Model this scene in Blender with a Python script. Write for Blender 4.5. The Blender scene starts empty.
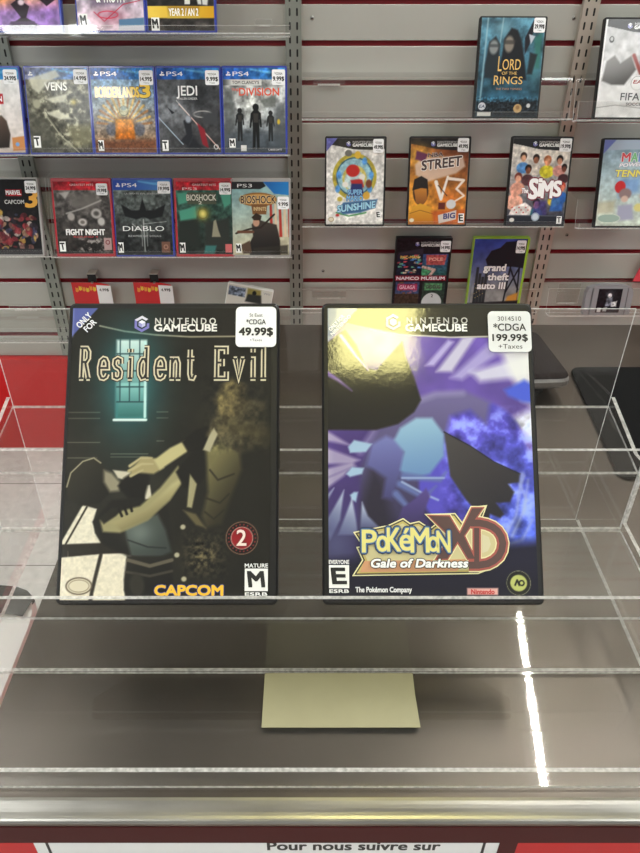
import bpy, math, random
import numpy as np
from mathutils import Vector, Matrix
random.seed(4)
sc = bpy.context.scene
COL = sc.collection
R = math.radians

# ------------------------------------------------------------------ camera
CAMZ = 1.28
PITCH = R(35.5)
F, PX, PY = 723.0, 310.0, 426.5
cp, sp = math.cos(PITCH), math.sin(PITCH)
cam = bpy.data.cameras.new('camera'); camo = bpy.data.objects.new('camera', cam); COL.objects.link(camo)
camo.location = (0, 0, CAMZ); camo.rotation_euler = (R(90) - PITCH, 0, 0)
cam.sensor_fit = 'VERTICAL'; cam.sensor_height = 24; cam.lens = F / 853 * 24
cam.shift_x = 10 / 853
cam.clip_start = 0.02
sc.camera = camo

def ray(px, py):
    r = (px - PX) / F; u = (PY - py) / F
    return Vector((r, cp + u * sp, -sp + u * cp))
def at_Y(px, py, Y):
    d = ray(px, py); t = Y / d.y
    return Vector((d.x * t, Y, CAMZ + d.z * t))
def at_Z(px, py, z):
    d = ray(px, py); t = (z - CAMZ) / d.z
    return Vector((d.x * t, d.y * t, z))

# ------------------------------------------------------------------ materials
def lin(c):
    return tuple((v / 12.92 if v <= .04045 else ((v + .055) / 1.055) ** 2.4) for v in c)
def rgb(r, g, b): return lin((r / 255, g / 255, b / 255))
MATS = {}
def mat(name, c, rough=.5, metal=0.0, coat=0.0, spec=.5, coat_ior=1.5, noise=0, nscale=60):
    if name in MATS: return MATS[name]
    m = bpy.data.materials.new(name); m.use_nodes = True
    nt = m.node_tree; b = nt.nodes['Principled BSDF']
    b.inputs['Base Color'].default_value = (*c, 1)
    b.inputs['Roughness'].default_value = rough; b.inputs['Metallic'].default_value = metal
    b.inputs['Coat Weight'].default_value = coat; b.inputs['Coat Roughness'].default_value = .06
    b.inputs['Coat IOR'].default_value = coat_ior
    b.inputs['Specular IOR Level'].default_value = spec
    if noise:
        tc = nt.nodes.new('ShaderNodeTexCoord'); n = nt.nodes.new('ShaderNodeTexNoise')
        n.inputs['Scale'].default_value = nscale; n.inputs['Detail'].default_value = 5
        nt.links.new(tc.outputs['Object'], n.inputs['Vector'])
        mx = nt.nodes.new('ShaderNodeMix'); mx.data_type = 'RGBA'
        mx.inputs['A'].default_value = (*[v * (1 - noise) for v in c], 1)
        mx.inputs['B'].default_value = (*[min(1, v * (1 + noise)) for v in c], 1)
        nt.links.new(n.outputs['Fac'], mx.inputs['Factor'])
        nt.links.new(mx.outputs['Result'], b.inputs['Base Color'])
    MATS[name] = m
    return m

def ink(r, g, b):
    return mat('ink_%d_%d_%d' % (r, g, b), rgb(r, g, b), .4, 0, .7, .4, 1.6)

def print_material(name, rough, coat, ior, bump):
    m = bpy.data.materials.new(name); m.use_nodes = True; nt = m.node_tree; b = nt.nodes['Principled BSDF']
    a = nt.nodes.new('ShaderNodeAttribute'); a.attribute_name = 'Col'
    nt.links.new(a.outputs['Color'], b.inputs['Base Color'])
    b.inputs['Roughness'].default_value = rough; b.inputs['Specular IOR Level'].default_value = .15
    b.inputs['Coat Weight'].default_value = coat; b.inputs['Coat IOR'].default_value = ior; b.inputs['Coat Roughness'].default_value = .08
    if bump:
        tc = nt.nodes.new('ShaderNodeTexCoord'); n = nt.nodes.new('ShaderNodeTexNoise')
        n.inputs['Scale'].default_value = 22; n.inputs['Detail'].default_value = 6; n.inputs['Roughness'].default_value = .65
        nt.links.new(tc.outputs['Object'], n.inputs['Vector'])
        bp = nt.nodes.new('ShaderNodeBump'); bp.inputs['Strength'].default_value = bump; bp.inputs['Distance'].default_value = .001
        nt.links.new(n.outputs['Fac'], bp.inputs['Height'])
        nt.links.new(bp.outputs['Normal'], b.inputs['Coat Normal'])
    return m
M_PRINT = print_material('sleeve_print', .55, .35, 1.4, .2)
M_PRINT_HERO = print_material('sleeve_print_large', .5, 1.0, 1.5, .16)

def acrylic(name, tint=(1, 1, 1), base=.035, spread=.6):
    m = bpy.data.materials.new(name); m.use_nodes = True; nt = m.node_tree
    for n in list(nt.nodes): nt.nodes.remove(n)
    out = nt.nodes.new('ShaderNodeOutputMaterial'); tr = nt.nodes.new('ShaderNodeBsdfTransparent'); gl = nt.nodes.new('ShaderNodeBsdfGlossy')
    tr.inputs['Color'].default_value = (*tint, 1); gl.inputs['Roughness'].default_value = .03
    fr = nt.nodes.new('ShaderNodeFresnel'); fr.inputs['IOR'].default_value = 1.49
    geo = nt.nodes.new('ShaderNodeNewGeometry')
    mi = nt.nodes.new('ShaderNodeMath'); mi.operation = 'SUBTRACT'; mi.inputs[0].default_value = 1
    mul = nt.nodes.new('ShaderNodeMath'); mul.operation = 'MULTIPLY'
    nt.links.new(geo.outputs['Backfacing'], mi.inputs[1])
    nt.links.new(fr.outputs['Fac'], mul.inputs[0]); nt.links.new(mi.outputs[0], mul.inputs[1])
    m2 = nt.nodes.new('ShaderNodeMath'); m2.operation = 'MULTIPLY'; m2.inputs[1].default_value = 1.35
    nt.links.new(mul.outputs[0], m2.inputs[0])
    mx = nt.nodes.new('ShaderNodeMixShader')
    nt.links.new(m2.outputs[0], mx.inputs['Fac']); nt.links.new(tr.outputs[0], mx.inputs[1]); nt.links.new(gl.outputs[0], mx.inputs[2])
    # a film of dust and fine scratches scatters a little light
    df = nt.nodes.new('ShaderNodeBsdfDiffuse'); df.inputs['Color'].default_value = (.8, .79, .77, 1)
    m3 = nt.nodes.new('ShaderNodeMixShader'); m3.inputs['Fac'].default_value = base
    nt.links.new(mx.outputs[0], m3.inputs[1]); nt.links.new(df.outputs[0], m3.inputs[2])
    nt.links.new(m3.outputs[0], out.inputs['Surface'])
    return m
M_ACR = acrylic('clear_acrylic', (.985, .985, .98), .004)
M_ACR_DUSTY = acrylic('dusty_acrylic', (.97, .97, .965), .035)

def frosted():
    m = bpy.data.materials.new('polished_acrylic_edge'); m.use_nodes = True; nt = m.node_tree
    for n in list(nt.nodes): nt.nodes.remove(n)
    out = nt.nodes.new('ShaderNodeOutputMaterial'); tr = nt.nodes.new('ShaderNodeBsdfTransparent'); df = nt.nodes.new('ShaderNodeBsdfDiffuse')
    ts = nt.nodes.new('ShaderNodeBsdfTranslucent')
    df.inputs['Color'].default_value = (.9, .89, .87, 1); ts.inputs['Color'].default_value = (.95, .94, .92, 1)
    tc = nt.nodes.new('ShaderNodeTexCoord'); n = nt.nodes.new('ShaderNodeTexNoise'); n.inputs['Scale'].default_value = 350
    nt.links.new(tc.outputs['Object'], n.inputs['Vector'])
    mr = nt.nodes.new('ShaderNodeMapRange'); mr.inputs['From Min'].default_value = .3; mr.inputs['From Max'].default_value = .7
    mr.inputs['To Min'].default_value = .12; mr.inputs['To Max'].default_value = .5
    nt.links.new(n.outputs['Fac'], mr.inputs['Value'])
    a = nt.nodes.new('ShaderNodeAddShader'); nt.links.new(df.outputs[0], a.inputs[0]); nt.links.new(ts.outputs[0], a.inputs[1])
    hb = nt.nodes.new('ShaderNodeMixShader'); hb.inputs['Fac'].default_value = .5
    nt.links.new(df.outputs[0], hb.inputs[1]); nt.links.new(ts.outputs[0], hb.inputs[2])
    mx = nt.nodes.new('ShaderNodeMixShader')
    nt.links.new(mr.outputs[0], mx.inputs['Fac']); nt.links.new(hb.outputs[0], mx.inputs[1]); nt.links.new(tr.outputs[0], mx.inputs[2])
    nt.links.new(mx.outputs[0], out.inputs['Surface'])
    return m
M_EDGE = frosted()

def steel(name, tone, r0, r1):
    m = bpy.data.materials.new(name); m.use_nodes = True; nt = m.node_tree; b = nt.nodes['Principled BSDF']
    b.inputs['Metallic'].default_value = 1; b.inputs['Specular Tint'].default_value = (.5, .38, .36, 1)
    tc = nt.nodes.new('ShaderNodeTexCoord'); mp = nt.nodes.new('ShaderNodeMapping'); mp.inputs['Scale'].default_value = (6, 260, 6)
    n = nt.nodes.new('ShaderNodeTexNoise'); n.inputs['Scale'].default_value = 4; n.inputs['Detail'].default_value = 6
    nt.links.new(tc.outputs['Object'], mp.inputs['Vector']); nt.links.new(mp.outputs[0], n.inputs['Vector'])
    n2 = nt.nodes.new('ShaderNodeTexNoise'); n2.inputs['Scale'].default_value = 14; n2.inputs['Detail'].default_value = 8
    nt.links.new(tc.outputs['Object'], n2.inputs['Vector'])
    ad = nt.nodes.new('ShaderNodeMath'); ad.operation = 'ADD'; nt.links.new(n.outputs['Fac'], ad.inputs[0]); nt.links.new(n2.outputs['Fac'], ad.inputs[1])
    mr = nt.nodes.new('ShaderNodeMapRange'); mr.inputs['From Min'].default_value = .6; mr.inputs['From Max'].default_value = 1.4
    mr.inputs['To Min'].default_value = r0; mr.inputs['To Max'].default_value = r1
    nt.links.new(ad.outputs[0], mr.inputs['Value']); nt.links.new(mr.outputs[0], b.inputs['Roughness'])
    mr2 = nt.nodes.new('ShaderNodeMapRange'); mr2.inputs['From Min'].default_value = .3; mr2.inputs['From Max'].default_value = .75
    mr2.inputs['To Min'].default_value = .85; mr2.inputs['To Max'].default_value = 1.1
    nt.links.new(n2.outputs['Fac'], mr2.inputs['Value'])
    vm = nt.nodes.new('ShaderNodeVectorMath'); vm.operation = 'SCALE'; vm.inputs[0].default_value = tone
    nt.links.new(mr2.outputs[0], vm.inputs['Scale']); nt.links.new(vm.outputs[0], b.inputs['Base Color'])
    bp = nt.nodes.new('ShaderNodeBump'); bp.inputs['Strength'].default_value = .05; bp.inputs['Distance'].default_value = .001
    nt.links.new(n.outputs['Fac'], bp.inputs['Height']); nt.links.new(bp.outputs[0], b.inputs['Normal'])
    return m
M_STEEL = steel('brushed_steel', (.14, .12, .104), .30, .44); M_STEEL_EDGE = steel('highlit_steel_edge', (.36, .345, .32), .30, .40)  # lighter edge tone paints in the reflected highlight along the counter nose

def tile_floor():
    m = bpy.data.materials.new('floor_tile'); m.use_nodes = True; nt = m.node_tree; b = nt.nodes['Principled BSDF']
    tc = nt.nodes.new('ShaderNodeTexCoord')
    br = nt.nodes.new('ShaderNodeTexBrick'); br.offset = 0; br.inputs['Scale'].default_value = 1
    br.inputs['Brick Width'].default_value = .305; br.inputs['Row Height'].default_value = .305; br.inputs['Mortar Size'].default_value = .0015
    br.inputs['Color1'].default_value = (*rgb(204, 201, 197), 1); br.inputs['Color2'].default_value = (*rgb(198, 196, 192), 1)
    br.inputs['Mortar'].default_value = (*rgb(110, 104, 100), 1)
    nt.links.new(tc.outputs['Object'], br.inputs['Vector'])
    n = nt.nodes.new('ShaderNodeTexNoise'); n.inputs['Scale'].default_value = 45; n.inputs['Detail'].default_value = 6
    nt.links.new(tc.outputs['Object'], n.inputs['Vector'])
    mr = nt.nodes.new('ShaderNodeMapRange'); mr.inputs['From Min'].default_value = .3; mr.inputs['From Max'].default_value = .7
    mr.inputs['To Min'].default_value = .85; mr.inputs['To Max'].default_value = 1.08
    nt.links.new(n.outputs['Fac'], mr.inputs['Value'])
    vm = nt.nodes.new('ShaderNodeVectorMath'); vm.operation = 'SCALE'
    nt.links.new(br.outputs['Color'], vm.inputs[0]); nt.links.new(mr.outputs[0], vm.inputs['Scale']); nt.links.new(vm.outputs[0], b.inputs['Base Color'])
    b.inputs['Roughness'].default_value = .35
    return m

def glow(name, c, s):
    m = bpy.data.materials.new(name); m.use_nodes = True; nt = m.node_tree
    for n in list(nt.nodes): nt.nodes.remove(n)
    out = nt.nodes.new('ShaderNodeOutputMaterial'); e = nt.nodes.new('ShaderNodeEmission')
    e.inputs['Color'].default_value = (*c, 1); e.inputs['Strength'].default_value = s
    nt.links.new(e.outputs[0], out.inputs['Surface'])
    return m

M_BOARD = mat('slat_board_grey', rgb(173, 172, 165), .42, noise=.03, nscale=9)
M_GROOVE = mat('groove_red', rgb(138, 22, 34), .5)
M_REDPANEL = mat('red_laminate', rgb(196, 8, 16), .4, spec=.25)
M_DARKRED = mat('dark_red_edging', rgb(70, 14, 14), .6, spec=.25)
M_WHITE = mat('white_paper', rgb(236, 236, 238), .5, noise=.02)
M_BLACKINK = mat('black_print', rgb(24, 22, 24), .5, noise=.05)
M_SHELL_BLACK = mat('black_case_plastic', rgb(27, 26, 27), .42, spec=.3, noise=.06)
M_SHELL_BLUE = mat('blue_case_plastic', rgb(34, 52, 150), .28, coat=.4, noise=.05)
M_SHELL_RED = mat('red_case_plastic', rgb(168, 20, 34), .28, coat=.4, noise=.05)
M_SHELL_CLEAR = mat('grey_clear_case_plastic', rgb(165, 162, 160), .22, coat=.5, noise=.05)
M_SHELL_GREEN = mat('green_case_plastic', rgb(150, 190, 50), .3, coat=.4, noise=.05)
M_SHELL_WHITE = mat('white_case_plastic', rgb(225, 225, 222), .3, coat=.3, noise=.03)
M_STANDARD = mat('standard_grey_metal', rgb(142, 146, 138), .4, .35, noise=.05)
M_STANDARD_WARM = mat('standard_warm_metal', rgb(186, 176, 164), .4, .35, noise=.05)
M_SLOT = mat('slot_shadow_black', rgb(22, 22, 22), .8, noise=.05)
M_STICKER = mat('price_sticker_white', rgb(240, 240, 242), .4, coat=.2, noise=.01)

# ------------------------------------------------------------------ mesh builder
class MB:
    def __init__(s): s.v = []; s.f = []; s.m = []; s.mats = []; s.sm = []
    def mi(s, m):
        if m not in s.mats: s.mats.append(m)
        return s.mats.index(m)
    def add(s, vs, fs, m, M=None, smooth=False):
        o = len(s.v); k = s.mi(m)
        for v in vs: s.v.append(tuple(M @ Vector(v)) if M is not None else tuple(v))
        for f in fs: s.f.append([i + o for i in f]); s.m.append(k); s.sm.append(smooth)
    def box(s, a, b, m, M=None, edge=None, axis=None):
        x0, y0, z0 = a; x1, y1, z1 = b
        vs = [(x0,y0,z0),(x1,y0,z0),(x1,y1,z0),(x0,y1,z0),(x0,y0,z1),(x1,y0,z1),(x1,y1,z1),(x0,y1,z1)]
        fs = {'z0':(0,3,2,1),'z1':(4,5,6,7),'y0':(0,1,5,4),'y1':(2,3,7,6),'x0':(0,4,7,3),'x1':(1,2,6,5)}
        for k, f in fs.items():
            s.add([vs[i] for i in f], [(0,1,2,3)], edge if (edge and (k in axis if isinstance(axis, tuple) else k[0] != axis)) else m, M)
    def prism(s, pts, y0, y1, m, M=None, side=None):
        """pts in local x,z; extruded along y (y0 front)"""
        n = len(pts); area = sum(pts[i][0]*pts[(i+1)%n][1]-pts[(i+1)%n][0]*pts[i][1] for i in range(n))
        if area < 0: pts = pts[::-1]
        vs = [(x, y0, z) for x, z in pts] + [(x, y1, z) for x, z in pts]
        s.add(vs, [tuple(range(n)), tuple(range(2*n-1, n-1, -1))], m, M)
        s.add(vs, [(i, i+n, (i+1)%n+n, (i+1)%n) for i in range(n)], side or m, M)
    def slab(s, pts, z0, z1, m, bev=0, side=None):
        """pts in x,y (counter-clockwise)"""
        n = len(pts); area = sum(pts[i][0]*pts[(i+1)%n][1]-pts[(i+1)%n][0]*pts[i][1] for i in range(n))
        if area < 0: pts = pts[::-1]
        cx = sum(p[0] for p in pts)/n; cy = sum(p[1] for p in pts)/n
        def sh(d): 
            out = []
            for x, y in pts:
                L = math.hypot(x-cx, y-cy); out.append((x-(x-cx)/L*d, y-(y-cy)/L*d))
            return out
        loops = [(sh(bev), z0), (pts, z0+bev), (pts, z1-bev), (sh(bev), z1)] if bev else [(pts, z0), (pts, z1)]
        vs = [(x, y, z) for lp, z in loops for x, y in lp]; k = len(loops)
        fs = [tuple(range(n-1, -1, -1))]
        s.add(vs, fs + [tuple(range((k-1)*n, k*n))], m)
        s.add(vs, [(j*n+i, j*n+(i+1)%n, (j+1)*n+(i+1)%n, (j+1)*n+i) for j in range(k-1) for i in range(n)], side or m)
    def lathe(s, prof, m, M=None, n=40):
        vs = []; k = len(prof)
        for i in range(n):
            a = 2*math.pi*i/n
            for r, z in prof: vs.append((r*math.cos(a), r*math.sin(a), z))
        s.add(vs, [(i*k+j, ((i+1)%n)*k+j, ((i+1)%n)*k+j+1, i*k+j+1) for i in range(n) for j in range(k-1)], m, M, True)
    def ribbon(s, pts, w, m, y, conv=None):
        """flat stroke in local x,z at depth y, mitred"""
        pts = [Vector((p[0], p[1])) for p in pts]
        n = len(pts); L = []; Rr = []
        closed = (pts[0]-pts[-1]).length < 1e-6
        for i in range(n):
            if closed and i in (0, n-1): a = (pts[0]-pts[-2]).normalized(); b = (pts[1]-pts[0]).normalized()
            else:
                a = (pts[i]-pts[i-1]).normalized() if i > 0 else None
                b = (pts[i+1]-pts[i]).normalized() if i < n-1 else None
            a = a if a is not None else b; b = b if b is not None else a
            t = (a+b); t = t.normalized() if t.length > 1e-6 else a
            nrm = Vector((-t.y, t.x)); c = max(.45, nrm.dot(Vector((-a.y, a.x))))
            L.append(pts[i]+nrm*(w/2/c)); Rr.append(pts[i]-nrm*(w/2/c))
        vs = [(p.x, y, p.y) for p in L] + [(p.x, y, p.y) for p in Rr]
        s.add(vs, [(i, n+i, n+i+1, i+1) for i in range(n-1)], m)
    def build(s, name, parent=None, bevel=0):
        me = bpy.data.meshes.new(name); me.from_pydata(s.v, [], s.f)
        for m in s.mats: me.materials.append(m)
        me.polygons.foreach_set('material_index', s.m); me.polygons.foreach_set('use_smooth', s.sm)
        me.update()
        o = bpy.data.objects.new(name, me); COL.objects.link(o)
        if parent: o.parent = parent
        return o

def tag(o, label, cat, group=None, kind=None):
    o['label'] = label; o['category'] = cat
    if group: o['group'] = group
    if kind: o['kind'] = kind
    return o
def struct(o): o['kind'] = 'structure'; return o
def empty(name, loc, rot=(0,0,0)):
    e = bpy.data.objects.new(name, None); COL.objects.link(e); e.location = loc; e.rotation_euler = rot; e.empty_display_size = .05
    return e

def rrect(x0, z0, x1, z1, r, n=4):
    out = []
    for cx, cz, a0 in ((x1-r, z1-r, 0), (x0+r, z1-r, 90), (x0+r, z0+r, 180), (x1-r, z0+r, 270)):
        for i in range(n+1):
            a = R(a0+90*i/n); out.append((cx+r*math.cos(a), cz+r*math.sin(a)))
    return out
def ellpts(cx, cz, rx, rz, n=32): return [(cx+rx*math.cos(2*math.pi*i/n), cz+rz*math.sin(2*math.pi*i/n)) for i in range(n)]

# ------------------------------------------------------------------ lettering
_tc = {}
def text_mesh(s, off=0.0):
    k = (s, round(off, 4))
    if k not in _tc:
        cu = bpy.data.curves.new('t', 'FONT'); cu.body = s; cu.offset = off; cu.resolution_u = 3; cu.fill_mode = 'FRONT'
        o = bpy.data.objects.new('t', cu); me = bpy.data.meshes.new_from_object(o)
        _tc[k] = ([tuple(v.co) for v in me.vertices], [tuple(p.vertices) for p in me.polygons])
        bpy.data.objects.remove(o); bpy.data.curves.remove(cu); bpy.data.meshes.remove(me)
    return _tc[k]
CAP = max(v[1] for v in text_mesh('H')[0])
def lettering(mb, s, x0, zb, x1, zt, m, y, bold=0.0, out=(), shear=0.0, rise=0.0):
    """fits s between x0..x1, baseline zb, cap height zt; out = [(offset, material)] from the outermost"""
    vb, _ = text_mesh(s, 0)
    bx0 = min(v[0] for v in vb); bx1 = max(v[0] for v in vb)
    sx = (x1-x0)/(bx1-bx0); sz = (zt-zb)/CAP
    layers = list(out) + [(bold, m)]
    vs, fs = text_mesh(s, 0)
    for i, (off, mm) in enumerate(layers):
        if off <= .004: sh = [(0, 0)]
        elif off < .05: sh = [(off*a, off*b) for a, b in ((1, 1), (1, -1), (-1, 1), (-1, -1))]
        else: sh = [(off*math.cos(R(30*k)), off*math.sin(R(30*k))) for k in range(12)]+[(0, 0)]
        for j, (a, b) in enumerate(sh):
            mb.add([(x0+(v[0]-bx0)*sx+shear*v[1]*sz+a*sz, y-.00012*i-.000004*j, zb+(v[1]+b)*sz+rise*(v[0]-bx0)*sx) for v in vs], fs, mm)

# ------------------------------------------------------------------ printed sleeves
class Art:
    def __init__(s, x0, x1, z0, z1, n, bg, conv=None):
        s.b = (x0, x1, z0, z1); s.nx = n; s.nz = int(n*(z1-z0)/(x1-x0))
        s.X, s.Z = np.meshgrid(np.linspace(x0, x1, s.nx+1), np.linspace(z0, z1, s.nz+1))
        s.C = np.zeros(s.X.shape+(3,)); s.C[:] = np.array(bg)/255
        s.conv = conv or (lambda u, v: (x0+u*(x1-x0), z1-v*(z1-z0)))
    def p(s, pts): return [s.conv(*q) for q in pts]
    def mix(s, a, col): 
        a = np.clip(a, 0, 1)[..., None]; s.C = s.C*(1-a)+np.array(col)/255*a
    def _dist(s, P, closed):
        d = np.full(s.X.shape, 1e9); t_at = np.zeros(s.X.shape); n = len(P); m = n if closed else n-1
        for i in range(m):
            ax, az = P[i]; bx, bz = P[(i+1)%n]; dx, dz = bx-ax, bz-az; L = dx*dx+dz*dz+1e-12
            t = np.clip(((s.X-ax)*dx+(s.Z-az)*dz)/L, 0, 1)
            q = np.hypot(s.X-ax-t*dx, s.Z-az-t*dz)
            k = q < d; d = np.where(k, q, d); t_at = np.where(k, (i+t)/m, t_at)
        return d, t_at
    def inside(s, P):
        ins = np.zeros(s.X.shape, bool); n = len(P)
        for i in range(n):
            ax, az = P[i]; bx, bz = P[(i+1)%n]
            if az == bz: continue
            c = (az > s.Z) != (bz > s.Z)
            ins ^= c & (s.X < (bx-ax)*(s.Z-az)/(bz-az)+ax)
        return ins
    def mask(s, pts, soft=.4):
        P = s.p(pts); d, _ = s._dist(P, True); d = np.where(s.inside(P), d, -d)
        return np.clip(.5+d/(2*soft), 0, 1)
    def poly(s, pts, col, soft=.4, a=1): s.mix(s.mask(pts, soft)*a, col)
    def polyg(s, pts, c0, c1, q0, q1, soft=.4, a=1):
        (ax, az), (bx, bz) = s.p([q0, q1]); dx, dz = bx-ax, bz-az
        t = np.clip(((s.X-ax)*dx+(s.Z-az)*dz)/(dx*dx+dz*dz), 0, 1)[..., None]
        m = (s.mask(pts, soft)*a)[..., None]
        s.C = s.C*(1-m)+((1-t)*np.array(c0)/255+t*np.array(c1)/255)*m
    def emask(s, c, rx, rz, rot=0, soft=.4):
        cx, cz = s.conv(*c); a = R(rot); x = (s.X-cx)*math.cos(a)+(s.Z-cz)*math.sin(a); z = -(s.X-cx)*math.sin(a)+(s.Z-cz)*math.cos(a)
        d = (1-np.sqrt((x/rx)**2+(z/rz)**2))*min(rx, rz)
        return np.clip(.5+d/(2*soft), 0, 1)
    def ell(s, c, rx, rz, col, rot=0, soft=.4, a=1): s.mix(s.emask(c, rx, rz, rot, soft)*a, col)
    def ring(s, c, rx, w, col, soft=.3, rz=None, a=1):
        rz = rz or rx; s.mix((s.emask(c, rx, rz, 0, soft)-s.emask(c, rx-w, rz-w, 0, soft))*a, col)
    def glow(s, c, rx, rz, col, a=1, rot=0):
        cx, cz = s.conv(*c); r = R(rot); x = (s.X-cx)*math.cos(r)+(s.Z-cz)*math.sin(r); z = -(s.X-cx)*math.sin(r)+(s.Z-cz)*math.cos(r)
        s.mix(a*np.exp(-((x/rx)**2+(z/rz)**2)), col)
    def line(s, pts, w, col, soft=.3, a=1, w1=None):
        d, t = s._dist(s.p(pts), False); ww = w/2 if w1 is None else (w+(w1-w)*t)/2
        s.mix(np.clip(.5+(ww-d)/(2*soft), 0, 1)*a, col)
    def noise(s, scale, amp, seed=1, oct=3, m=None):
        rng = np.random.default_rng(seed); out = np.zeros(s.X.shape); g = 1.0
        for o in range(oct):
            sx = (s.X-s.b[0])/scale*2**o; sz = (s.Z-s.b[2])/scale*2**o
            L = rng.random((int(sz.max())+3, int(sx.max())+3)); ix = sx.astype(int); iz = sz.astype(int); fx = sx-ix; fz = sz-iz
            fx = fx*fx*(3-2*fx); fz = fz*fz*(3-2*fz)
            out += g*((L[iz, ix]*(1-fx)+L[iz, ix+1]*fx)*(1-fz)+(L[iz+1, ix]*(1-fx)+L[iz+1, ix+1]*fx)*fz-.5); g *= .55
        if m is None: s.C = np.clip(s.C*(1+amp*2*out[..., None]), 0, 1)
        else: s.C = np.clip(s.C*(1+amp*2*(out*m)[..., None]), 0, 1)
        return out
    def build(s, name, parent, y, m, gamma=1.14):
        nx, nz = s.nx+1, s.nz+1
        co = np.stack([s.X/1000, np.full(s.X.shape, y), s.Z/1000], -1).reshape(-1, 3)
        i = np.arange(nx*nz).reshape(nz, nx); q = np.stack([i[:-1, :-1], i[:-1, 1:], i[1:, 1:], i[1:, :-1]], -1).reshape(-1, 4)
        me = bpy.data.meshes.new(name); me.vertices.add(len(co)); me.vertices.foreach_set('co', co.ravel())
        me.loops.add(q.size); me.loops.foreach_set('vertex_index', q.ravel().astype(np.int32))
        me.polygons.add(len(q)); me.polygons.foreach_set('loop_start', np.arange(0, q.size, 4, dtype=np.int32))
        me.update(calc_edges=True)
        at = me.color_attributes.new('Col', 'FLOAT_COLOR', 'POINT')
        c = np.clip(s.C, 0, 1).reshape(-1, 3)**gamma; c = np.where(c <= .04045, c/12.92, ((c+.055)/1.055)**2.4)
        at.data.foreach_set('color', np.concatenate([c, np.ones((len(c), 1))], 1).astype(np.float32).ravel())
        me.materials.append(m)
        o = bpy.data.objects.new(name, me); COL.objects.link(o); o.parent = parent
        return o

# ------------------------------------------------------------------ game cases
def case_shell(w, h, t, m):
    mb = MB(); b = .0012; r = .0035
    prof = [(b, 0), (0, b), (0, t/2-.0005), (.0007, t/2), (0, t/2+.0005), (0, t-b), (b, t)]
    loops = [rrect(-w/2+i, i, w/2-i, h-i, r) for i, _ in prof]; n = len(loops[0]); k = len(prof)
    vs = [(x, y, z) for (i, y), lp in zip(prof, loops) for x, z in lp]
    fs = [tuple(range(n)), tuple(range(k*n-1, (k-1)*n-1, -1))]
    fs += [(j*n+i, (j+1)*n+i, (j+1)*n+(i+1) % n, j*n+(i+1) % n) for j in range(k-1) for i in range(n)]
    mb.add(vs, fs, m)
    # hinge groove beside the spine and the thumb catch on the opening edge
    mb.box((-w/2+.0016, -.0003, .004), (-w/2+.0022, .0002, h-.004), m)
    mb.box((w/2-.0008, t*.3, h*.44), (w/2+.0006, t*.7, h*.56), m)
    return mb

def price_sticker(parent, x0, z0, x1, z1, lines, y, r=.003, tint=None):
    """lines: (text, fraction of height from the top for cap top, for baseline, width fraction, bold)"""
    mb = MB(); mb.prism(rrect(x0, z0, x1, z1, r), y-.0004, y+.0003, tint or M_STICKER)
    o = mb.build('price_sticker', parent)
    tm = MB(); w = x1-x0; h = z1-z0; c = (x0+x1)/2
    for s, a, b, f, bold in lines:
        lettering(tm, s, c-w*f/2, z1-h*b, c+w*f/2, z1-h*a, M_BLACKINK, y-.0006, bold)
    tm.build('price_text', o)
    return o

def rating_box(parent, x0, z0, x1, z1, letter, y, word=None, tilt=.12):
    mb = MB(); h = z1-z0; w = x1-x0
    mb.prism([(x0, z0), (x1, z0), (x1, z1), (x0, z1)], y-.0001, y+.0003, ink(238, 238, 236))
    lettering(mb, letter, x0+w*.2, z0+h*.2, x1-w*.14, z0+h*.86, ink(20, 20, 20), y-.0003, .035, shear=-tilt)
    if word:
        lettering(mb, word, x0, z1+h*.05, x1, z1+h*.22, ink(235, 235, 235), y-.0003, .02)
        lettering(mb, 'ESRB', x0+w*.02, z0-h*.2, x1-w*.02, z0-h*.06, ink(235, 235, 235), y-.0003, .03)
    return mb.build('rating_box', parent)

CUBE_DARK, CUBE_PALE = ink(120, 118, 190), ink(214, 214, 226)
def console_logo(mb, cx, cz, s, y):
    """hexagonal cube mark: a pale cube inside a broken hexagonal band"""
    def hx(a, r): return (cx+r*math.sin(R(a)), cz+r*math.cos(R(a)))
    o = [hx(a, s) for a in (0, 60, 120, 180, 240, 300)]; i = [hx(a, s*.66) for a in (0, 60, 120, 180, 240, 300)]
    def quad(a, b, f0=0, f1=1, m=CUBE_DARK):
        la = lambda p, q, f: (p[0]+(q[0]-p[0])*f, p[1]+(q[1]-p[1])*f)
        mb.prism([la(o[a], o[b], f0), la(o[a], o[b], f1), la(i[a], i[b], f1), la(i[a], i[b], f0)], y-.0001, y, m)
    quad(5, 0, m=CUBE_PALE); quad(0, 1, 0, .82, CUBE_PALE); quad(4, 5); quad(3, 4); quad(2, 3); quad(1, 2, .42, 1)
    k = [hx(a, s*.46) for a in (0, 60, 120, 180, 240, 300)]; c = (cx, cz)
    mb.prism([k[5], k[0], k[1], c], y-.0001, y, ink(240, 240, 245)); mb.prism([k[4], k[5], c, k[3]], y-.0001, y, ink(150, 150, 205)); mb.prism([c, k[1], k[2], k[3]], y-.0001, y, ink(190, 190, 222))

SHORT = lambda price: [('*CDGA', .2, .34, .6, .01), (price, .46, .72, .84, .03), ('+Taxes', .8, .9, .4, .0)]

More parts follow.
